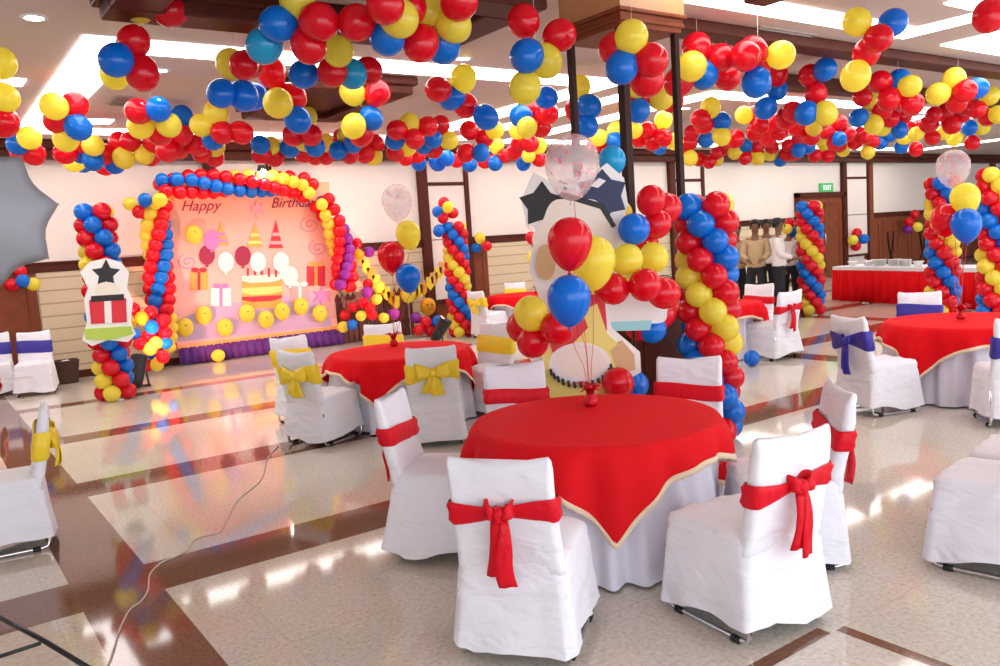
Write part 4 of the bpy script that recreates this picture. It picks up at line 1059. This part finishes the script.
# ------------------------------------------------------------------ buffet
A_, B_ = Vector((16.0, 10.2, 0)), Vector((14.6, 5.9, 0))
dv = (B_ - A_).normalized(); nv = Vector((-dv.y, dv.x, 0)); 
if nv.x < 0: nv = -nv
Lb = (B_ - A_).length; dep = .75; HB = .72
t = thing('buffet_table', 'long buffet table under white cloth and red pleated skirt by the right wall', 'table', A_, math.atan2(dv.y, dv.x))
sgn = 1 if Vector((-dv.y, dv.x, 0)).dot(nv) > 0 else -1
def yb(v): return v * sgn
bm = BM(); y0, y1 = sorted((yb(.03), yb(dep))); box(bm, .03, Lb, y0, y1, HB - .03, HB, .004); obj('tabletop', bm, 'wood_mid', t, smooth=False)
bm = BM(); y0, y1 = sorted((yb(-.01), yb(dep + .01))); box(bm, -.01, Lb + .01, y0, y1, HB, HB + .012, .003); box(bm, -.014, Lb, yb(-.012) - .002, yb(-.012) + .002, HB - .07, HB + .005); obj('white_cloth', bm, 'cloth_white', t, smooth=False)
bm = BM(); n = 420; top, mid, bot = [], [], []
path = [(0, dep), (0, 0), (Lb, 0)]
tot = dep + Lb
for k in range(n + 1):
    s = tot * k / n
    if s < dep: x, y, ox, oy = 0, dep - s, -1, 0
    else: x, y, ox, oy = s - dep, 0, 0, -1
    w = .03 * math.sin(s * 26 + 2 * math.sin(s * 3)) + .015 * math.sin(s * 61)
    for lst, z, kk in ((top, HB - .06, .25), (mid, HB * .5, .8), (bot, .02, 1.2)): lst.append((x + ox * (.02 + w * kk), yb(y + oy * (.02 + w * kk)), z))
R_ = [[bm.verts.new(q) for q in r] for r in (top, mid, bot)]
for a, b in zip(R_, R_[1:]):
    for k in range(n): bm.faces.new((a[k], a[k + 1], b[k + 1], b[k]))
o = obj('skirt', bm, 'red_cloth', t); md = o.modifiers.new('thickness', 'SOLIDIFY'); md.thickness = .004
for k in range(4):
    bm = BM(); x = .2 + (Lb - .4) * (k // 2); y = yb(.12 if k % 2 else dep - .1); tube(bm, [(x, y, 0), (x, y, HB - .03)], .018, 8); obj('leg', bm, 'chrome', t)
def on_buffet(u, v): return A_ + dv * u + nv * v + Vector((0, 0, HB + .013))
PLATE = BM()
for k in range(9): lathe(PLATE, [(0, .0 + .014 * k), (.07, .0 + .014 * k), (.13, .012 + .014 * k), (.13, .017 + .014 * k), (.07, .006 + .014 * k), (0, .006 + .014 * k)], 24)
PLATE = mesh_from('plate_stack', PLATE, 'porcelain')
for k, u in enumerate((1.0, 1.32, 1.66, 2.5, 2.8)):
    tag(link('plate_stack', PLATE, None, on_buffet(u, .3 + .08 * (k % 2))), 'stack of white plates on the buffet, %s' % ('first from the left', 'second from the left', 'third from the left', 'fourth, left of the balloon column', 'fifth, behind the balloon column')[k], 'plates', 'plate stacks on the buffet')
BOWL = BM(); lathe(BOWL, [(0, 0), (.05, 0), (.055, .01), (.10, .09), (.107, .10), (.098, .098), (.05, .02), (0, .016)], 24); BOWL = mesh_from('serving_bowl', BOWL, 'porcelain')
for k, (u, v) in enumerate(((.35, .2), (.58, .42), (.8, .2), (2.05, .25), (2.25, .5))):
    tag(link('serving_bowl', BOWL, None, on_buffet(u, v)), 'white bowl on the buffet, %s' % ('nearest its left end', 'second from the left end', 'third from the left end', 'between the plate stacks', 'behind the plate stacks')[k], 'bowl', 'bowls on the buffet')
GL = BM(); lathe(GL, [(0, 0), (.028, 0), (.036, .11), (.033, .11), (.026, .006), (0, .006)], 14); GL = mesh_from('drinking_glass', GL, mat('glass_grey', (.55, .55, .55), .08, spec=.8))
for k in range(8):
    tag(link('drinking_glass', GL, None, on_buffet(.3 + .13 * k, .56 + .07 * (k % 2))), 'small drinking glass in the row at the left end of the buffet', 'glass', 'glasses on the buffet')
t = thing('chafing_dish', 'steel chafing dish with rounded lid on the right part of the buffet', 'chafing dish', on_buffet(4.0, .38), math.atan2(dv.y, dv.x))
for k in range(4):
    bm = BM(); sx_, sy_ = (-1, 1)[k % 2] * .26, (-1, 1)[k // 2] * .15; tube(bm, [(sx_, sy_, 0), (sx_, sy_, .14)], .01, 6); obj('leg', bm, 'steel', t)
bm = BM(); box(bm, -.3, .3, -.19, .19, .13, .2, .015); obj('pan', bm, 'steel', t)
bm = BM(); rings = [[(x * s, y * s, z) for x, y in rrect(.29, -.18, .18, .05)] for s, z in ((1, .2), (.98, .25), (.86, .29), (.55, .31))]; loft(bm, rings); obj('lid', bm, 'steel', t)
bm = BM(); tube(bm, [(-.06, 0, .305), (-.05, 0, .34), (.05, 0, .34), (.06, 0, .305)], .008, 6); obj('handle', bm, 'black', t)

# ------------------------------------------------------------------ people by the far table
def skin_mesh(verts, edges, radii, root=0, sub=2):
    me = bpy.data.meshes.new('figure'); me.from_pydata([Vector(v) for v in verts], edges, [])
    o = bpy.data.objects.new('tmp', me); COL.objects.link(o)
    m = o.modifiers.new('skin', 'SKIN'); m.use_smooth_shade = True; m.branch_smoothing = .6
    for i, r in enumerate(radii):
        sv = me.skin_vertices[0].data[i]; sv.radius = r if isinstance(r, tuple) else (r, r); sv.use_root = (i == root)
    s = o.modifiers.new('sub', 'SUBSURF'); s.levels = sub; s.render_levels = sub
    bpy.context.view_layer.update()
    out = bpy.data.meshes.new_from_object(o.evaluated_get(bpy.context.evaluated_depsgraph_get()))
    bpy.data.objects.remove(o); bpy.data.meshes.remove(me)
    for p in out.polygons: p.use_smooth = True
    return out
def person(label, loc, head, h, shirt, arms, look=0):
    """arms: for (left, right) the elbow and wrist positions at a 1.75 m body"""
    k = h / 1.75
    t = thing('person', label, 'person', loc, math.radians(head) - PI / 2, 'people standing beyond the red table')
    V, E, R = [], [], []
    def v(p, r, par=None):
        V.append(Vector(p) * k); R.append(tuple(x * k for x in r) if isinstance(r, tuple) else r * k)
        if par is not None: E.append((par, len(V) - 1))
        return len(V) - 1
    pel = v((0, 0, .95), (.15, .105)); wa = v((0, 0, 1.10), (.135, .095), pel); ch = v((0, .005, 1.28), (.155, .105), wa); sh = v((0, -.005, 1.41), (.12, .075), ch)
    nk = v((0, 0, 1.50), .055, sh); j = v((0, .012, 1.57), (.066, .072), nk); hd = v((0, .005, 1.65), (.075, .092), j); tp = v((0, -.005, 1.725), (.05, .06), hd)
    hands = []
    for s, (el, wr) in zip((-1, 1), arms):
        a = v((s * .175, -.005, 1.40), .058, sh); b = v((s * el[0], el[1], el[2]), .044, a); c = v((s * wr[0], wr[1], wr[2]), .028, b)
        dr_ = (Vector(wr) - Vector(el)).normalized(); dr_.x *= s
        pm = v(Vector((s * wr[0], wr[1], wr[2])) + dr_ * .07, (.036, .020), c); hands.append((pm, dr_, s))
        sd = dr_.orthogonal().normalized()
        for f in range(4):
            off = sd * (f - 1.5) * .018
            f1 = v(V[pm] / k + dr_ * .055 + off, .0095, pm); v(V[f1] / k + dr_ * (.042 - .006 * abs(f - 1.5)) + Vector((0, .012, 0)), .008, f1)
        tb = v(V[pm] / k - dr_ * .02 + sd * .045 + Vector((0, .02, 0)), .011, pm); v(V[tb] / k + dr_ * .035, .009, tb)
    for s in (-1, 1):
        hp = v((s * .09, 0, .88), .092, pel); kn = v((s * .105, .015, .49), .058, hp); an = v((s * .11, -.01, .09), .040, kn); v((s * .125, .12, .045), .036, an)
    body = skin_mesh(V, E, R); body.materials.append(M['skin']); link('body', body, t)
    # clothes
    SV, SE, SR = [], [], []
    def sv(p, r, par=None):
        SV.append(Vector(p) * k); SR.append(tuple(x * k for x in r) if isinstance(r, tuple) else r * k)
        if par is not None: SE.append((par, len(SV) - 1))
        return len(SV) - 1
    a9 = sv((0, 0, .90), (.182, .136)); a0 = sv((0, 0, .97), (.180, .134), a9); a1 = sv((0, 0, 1.10), (.165, .122), a0); a2 = sv((0, .005, 1.28), (.172, .122), a1); a3 = sv((0, -.005, 1.41), (.14, .092), a2); sv((0, -.005, 1.47), .066, a3)
    for s, (el, wr) in zip((-1, 1), arms):
        b0 = sv((s * .175, -.005, 1.40), .072, a3); b1_ = sv((s * el[0], el[1], el[2]), .058, b0); w_ = Vector((s * el[0], el[1], el[2])).lerp(Vector((s * wr[0], wr[1], wr[2])), .92); sv(w_, .042, b1_)
    me = skin_mesh(SV, SE, SR); me.materials.append(M[shirt]); link('shirt', me, t)
    SV, SE, SR = [], [], []
    c0 = sv((0, 0, 1.02), (.165, .122)); c1 = sv((0, 0, .92), (.172, .128), c0); c0 = c1
    for s in (-1, 1):
        d0 = sv((s * .092, 0, .86), .108, c0); d1 = sv((s * .105, .012, .49), .080, d0); d2 = sv((s * .11, -.005, .09), .066, d1)
    me = skin_mesh(SV, SE, SR); me.materials.append(M['trousers']); link('trousers', me, t)
    for s in (-1, 1):
        bm = BM(); rings = [[(s * .12 * k + x, y, z) for x, y in rrect(hw, -.09, .20, .045)] for z, hw in ((0, .048), (.03, .052), (.07, .044), (.1, .036))]; loft(bm, rings); obj('shoe', bm, 'shoe', t)
    bm = BM(); lathe(bm, [(0, .105), (.05, .098), (.083, .06), (.094, .0), (.088, -.04), (.07, -.07)], 18)
    for vv in bm.verts:
        vv.co.y *= 1.16
        if vv.co.y > .05 and vv.co.z < .035: vv.co.z = .035 + (vv.co.z - .035) * .1
    obj('hair', bm, 'hair', t, loc=(0, -.012 * k, 1.668 * k))
    bm = BM(); 
    for s in (-1, 1): lathe(bm, [(0, .009), (.009, 0), (0, -.009)], 8, (s * .032, .098, 1.64))
    for vv in bm.verts: vv.co *= k
    obj('eyes', bm, 'ink', t)
    bm = BM(); tube(bm, [(0, .096, 1.645), (0, .118, 1.612), (0, .1, 1.60)], [.010, .017, .012], 8)
    for s in (-1, 1): lathe(bm, [(0, .028), (.012, .015), (.012, -.015), (0, -.028)], 8, (s * .082, 0, 1.62))
    for vv in bm.verts: vv.co *= k
    obj('nose_and_ears', bm, 'skin', t)
    bm = BM(); tube(bm, [(-.024, .088, 1.575), (0, .094, 1.573), (.024, .088, 1.575)], .006, 6)
    for vv in bm.verts: vv.co *= k
    obj('mouth', bm, mat('lips', (.16, .045, .04), .5), t)
DN = ((.23, -.02, 1.14), (.24, .04, .92)); FW = ((.22, .03, 1.14), (.12, .26, 1.06)); CR = ((.24, .06, 1.16), (.02, .24, 1.15))
def stand(x, D):
    p = at_d(x, 260, D); return (p.x, p.y, 0)
person('person in beige shirt and black trousers, leftmost of the standing group', stand(737, 15.6), 250, 1.74, 'shirt_beige', (DN, FW))
person('person in beige shirt with folded arms, second from the left of the group', stand(756, 15.0), 215, 1.80, 'shirt_beige', (FW, FW))
person('person with dark hair behind the beige and white shirts in the group', stand(767, 16.2), 225, 1.80, 'shirt_white', (DN, DN))
person('person in white shirt and black trousers standing before the far balloon column', stand(779, 14.8), 300, 1.80, 'shirt_white', (DN, FW))
person('person in white shirt half hidden by the far balloon column', stand(790, 15.6), 200, 1.72, 'shirt_white', (FW, FW))

# ------------------------------------------------------------------ small things
# studio umbrella and the tripod it stands on
tip = at_d(42, 204, 3.9); hub = at_d(-30, 214, 3.75)
t = thing('studio_umbrella', 'grey studio umbrella reaching in from the left edge', 'umbrella', hub)
vd = (hub - Vector(CC)).normalized(); e1 = tip - hub
ax = (vd + Vector((.2, .1, -.1))).normalized()         # opening direction, away from the viewer
e1 = (e1 - ax * e1.dot(ax)).normalized(); e2 = ax.cross(e1)
RU = .35; n = 8; bm = BM(); grid = []
for i in range(7):
    s = i / 6; ring = []
    for k in range(n * 6):
        a = 2 * PI * k / (n * 6); f = (k % 6) / 6
        sag = 1 - .17 * s * s * math.sin(PI * f)
        ring.append((e1 * math.cos(a) + e2 * math.sin(a)) * RU * s * sag + ax * (.16 * s * s * (1 - .12 * math.sin(PI * f))))
    grid.append([bm.verts.new(v) for v in ring] if i else [bm.verts.new((0, 0, 0))])
for i in range(6):
    a, b = grid[i], grid[i + 1]; m_ = len(b)
    for k in range(m_):
        if len(a) == 1: bm.faces.new((a[0], b[k], b[(k + 1) % m_]))
        else: bm.faces.new((a[k], a[(k + 1) % m_], b[(k + 1) % m_], b[k]))
o = obj('canopy', bm, 'grey_cloth', t); md = o.modifiers.new('thickness', 'SOLIDIFY'); md.thickness = .003
for k in range(n):
    a = 2 * PI * k / n; bm = BM(); tube(bm, [(e1 * math.cos(a) + e2 * math.sin(a)) * RU * s + ax * (.16 * s * s + .006) for s in (0, .25, .5, .75, 1)], .004, 5); obj('rib', bm, 'steel', t)
bm = BM(); tube(bm, [-ax * .04, ax * .5], .005, 6); obj('shaft', bm, 'steel', t)
f0 = at_z(41, 643, .10)
leg_b = [at_z(92, 668, .02), at_z(-4, 617, .20)]
base = Vector((-.02, 4.15, 0))
t = thing('light_stand', 'black tripod light stand with legs crossing the lower left corner', 'light stand', base)
bm = BM(); tube(bm, [(0, 0, .08), (0, 0, 2.0)], .014, 8); obj('pole', bm, 'black', t)
pA, pB = at_z(112, 682, .02), at_z(-12, 611, .23)
bm = BM(); tube(bm, [pA - base, at_z(41, 639, .13) - base, pB - base], .011, 8); obj('leg', bm, 'black', t)
bm = BM(); tube(bm, [at_z(41, 643, .125) - base, at_z(-14, 661, .10) - base], .009, 8); obj('brace', bm, 'black', t)
for a in (2.4, 4.3):
    bm = BM(); tube(bm, [(0, 0, .55), (.5 * math.cos(a), .5 * math.sin(a), .012)], .011, 8); obj('leg', bm, 'black', t)
# thin cable on the floor
pts = [(106, 668), (110, 660), (115, 645), (119.5, 630), (129.5, 610), (141, 601), (148, 590), (150, 574), (161, 563), (172, 558), (186, 551), (194, 540), (208, 535), (220, 532), (226, 521), (238, 500), (250, 490), (262, 478), (268, 458), (280, 444)]
P_ = [at_z(x, y, .005) for x, y in pts]; bm = BM(); sm = []
for i in range(len(P_) - 1):
    p0, p1, p2, p3 = P_[max(i - 1, 0)], P_[i], P_[i + 1], P_[min(i + 2, len(P_) - 1)]
    for k in range(5):
        u = k / 5; sm.append(.5 * ((2 * p1) + (p2 - p0) * u + (2 * p0 - 5 * p1 + 4 * p2 - p3) * u * u + (3 * p1 - p0 - 3 * p2 + p3) * u ** 3))
tube(bm, sm, .0045, 6); tag(obj('cable', bm, mat('cable_white', (.62, .52, .45), .5)), 'thin pale cable winding over the floor at the lower left', 'cable')
# stage lamps lying by the columns
def stage_lamp(label, p, head, tilt, aim, k=1):
    t = thing('stage_lamp', label, 'lamp', p, head, 'black stage lamps on the floor')
    R3 = Euler((tilt, 0, 0)).to_matrix(); c = Vector((0, 0, .2 * k))
    def prof(pr):
        bm = BM(); lathe(bm, pr, 20)
        for v in bm.verts: v.co = R3 @ (v.co * k) + c
        return bm
    obj('housing', prof([(0, -.2), (.07, -.19), (.085, -.1), (.1, .18), (.104, .2), (.095, .2), (.09, .15)]), 'black', t)
    obj('lens', prof([(0, .16), (.09, .155), (.09, .15), (0, .15)]), 'lens', t)
    ld = bpy.data.lights.new('stage_beam', 'SPOT'); ld.energy = 240; ld.color = (1, .36, .26); ld.spot_size = 1.5; ld.spot_blend = .6; ld.shadow_soft_size = .06
    lo = bpy.data.objects.new('stage_beam', ld); COL.objects.link(lo)
    src = Vector(p) + Euler((0, 0, head)).to_matrix() @ (R3 @ Vector((0, 0, .26 * k)) + c)
    lo.location = src; lo.rotation_euler = (Vector(aim) - src).to_track_quat('-Z', 'Y').to_euler()
    bm = BM(); tube(bm, [(-.11 * k, 0, .2 * k), (-.13 * k, 0, .02), (-.1 * k, .12 * k, .012), (.1 * k, .12 * k, .012), (.13 * k, 0, .02), (.11 * k, 0, .2 * k)], .012 * k, 6); obj('yoke', bm, 'black', t)
p = at_z(139, 388, 0); stage_lamp('black stage lamp tilted on the floor beside the left balloon column', (p.x, p.y, 0), -.6, -.55, (4.6, 14.3, 1.5), 1.15)
p = at_z(441, 343, 0); stage_lamp('black stage lamp at the foot of the far twisted column', (p.x, p.y, 0), .8, .6, (5.6, 14.3, 1.5), 1.15)
# waste basket
p = at_z(64, 383, 0); t = thing('waste_basket', 'dark brown waste basket by the wall beside the blue-sashed chairs', 'basket', (p.x + .05, p.y - .05, 0))
bm = BM(); rings = [[(x, y, z) for x, y in rrect(hw, -hw, hw, .05)] for z, hw in ((0, .13), (.02, .135), (.33, .17), (.35, .178), (.355, .165), (.33, .155), (.03, .12))]; loft(bm, rings); obj('body', bm, 'basket', t)
bm = BM(); bmesh.ops.create_icosphere(bm, subdivisions=3, radius=.09)
for v in bm.verts: v.co *= 1 + .15 * math.sin(v.co.x * 60) * math.cos(v.co.y * 50); v.co.z = v.co.z * .6 + .30
obj('crumpled_paper', bm, 'white_board', t)
# small bright lamp clipped to the top of the balloon arch
p = at_y(262, 172, WALL - .75)
t = thing('arch_lamp', 'small glaring lamp above the middle of the balloon arch', 'lamp', p)
bm = BM(); tube(bm, [(0, .62, .0), (0, .12, .02)], .012, 6); obj('arm', bm, 'black', t)
bm = BM(); lathe(bm, [(0, .12), (.05, .115), (.085, .02), (.09, 0), (.08, .004), (.045, .1), (0, .105)], 18); obj('housing', bm, 'black', t)
bm = BM(); bmesh.ops.create_uvsphere(bm, u_segments=16, v_segments=10, radius=.075); obj('bulb', bm, 'lamp', t, loc=(0, -.02, -.01))
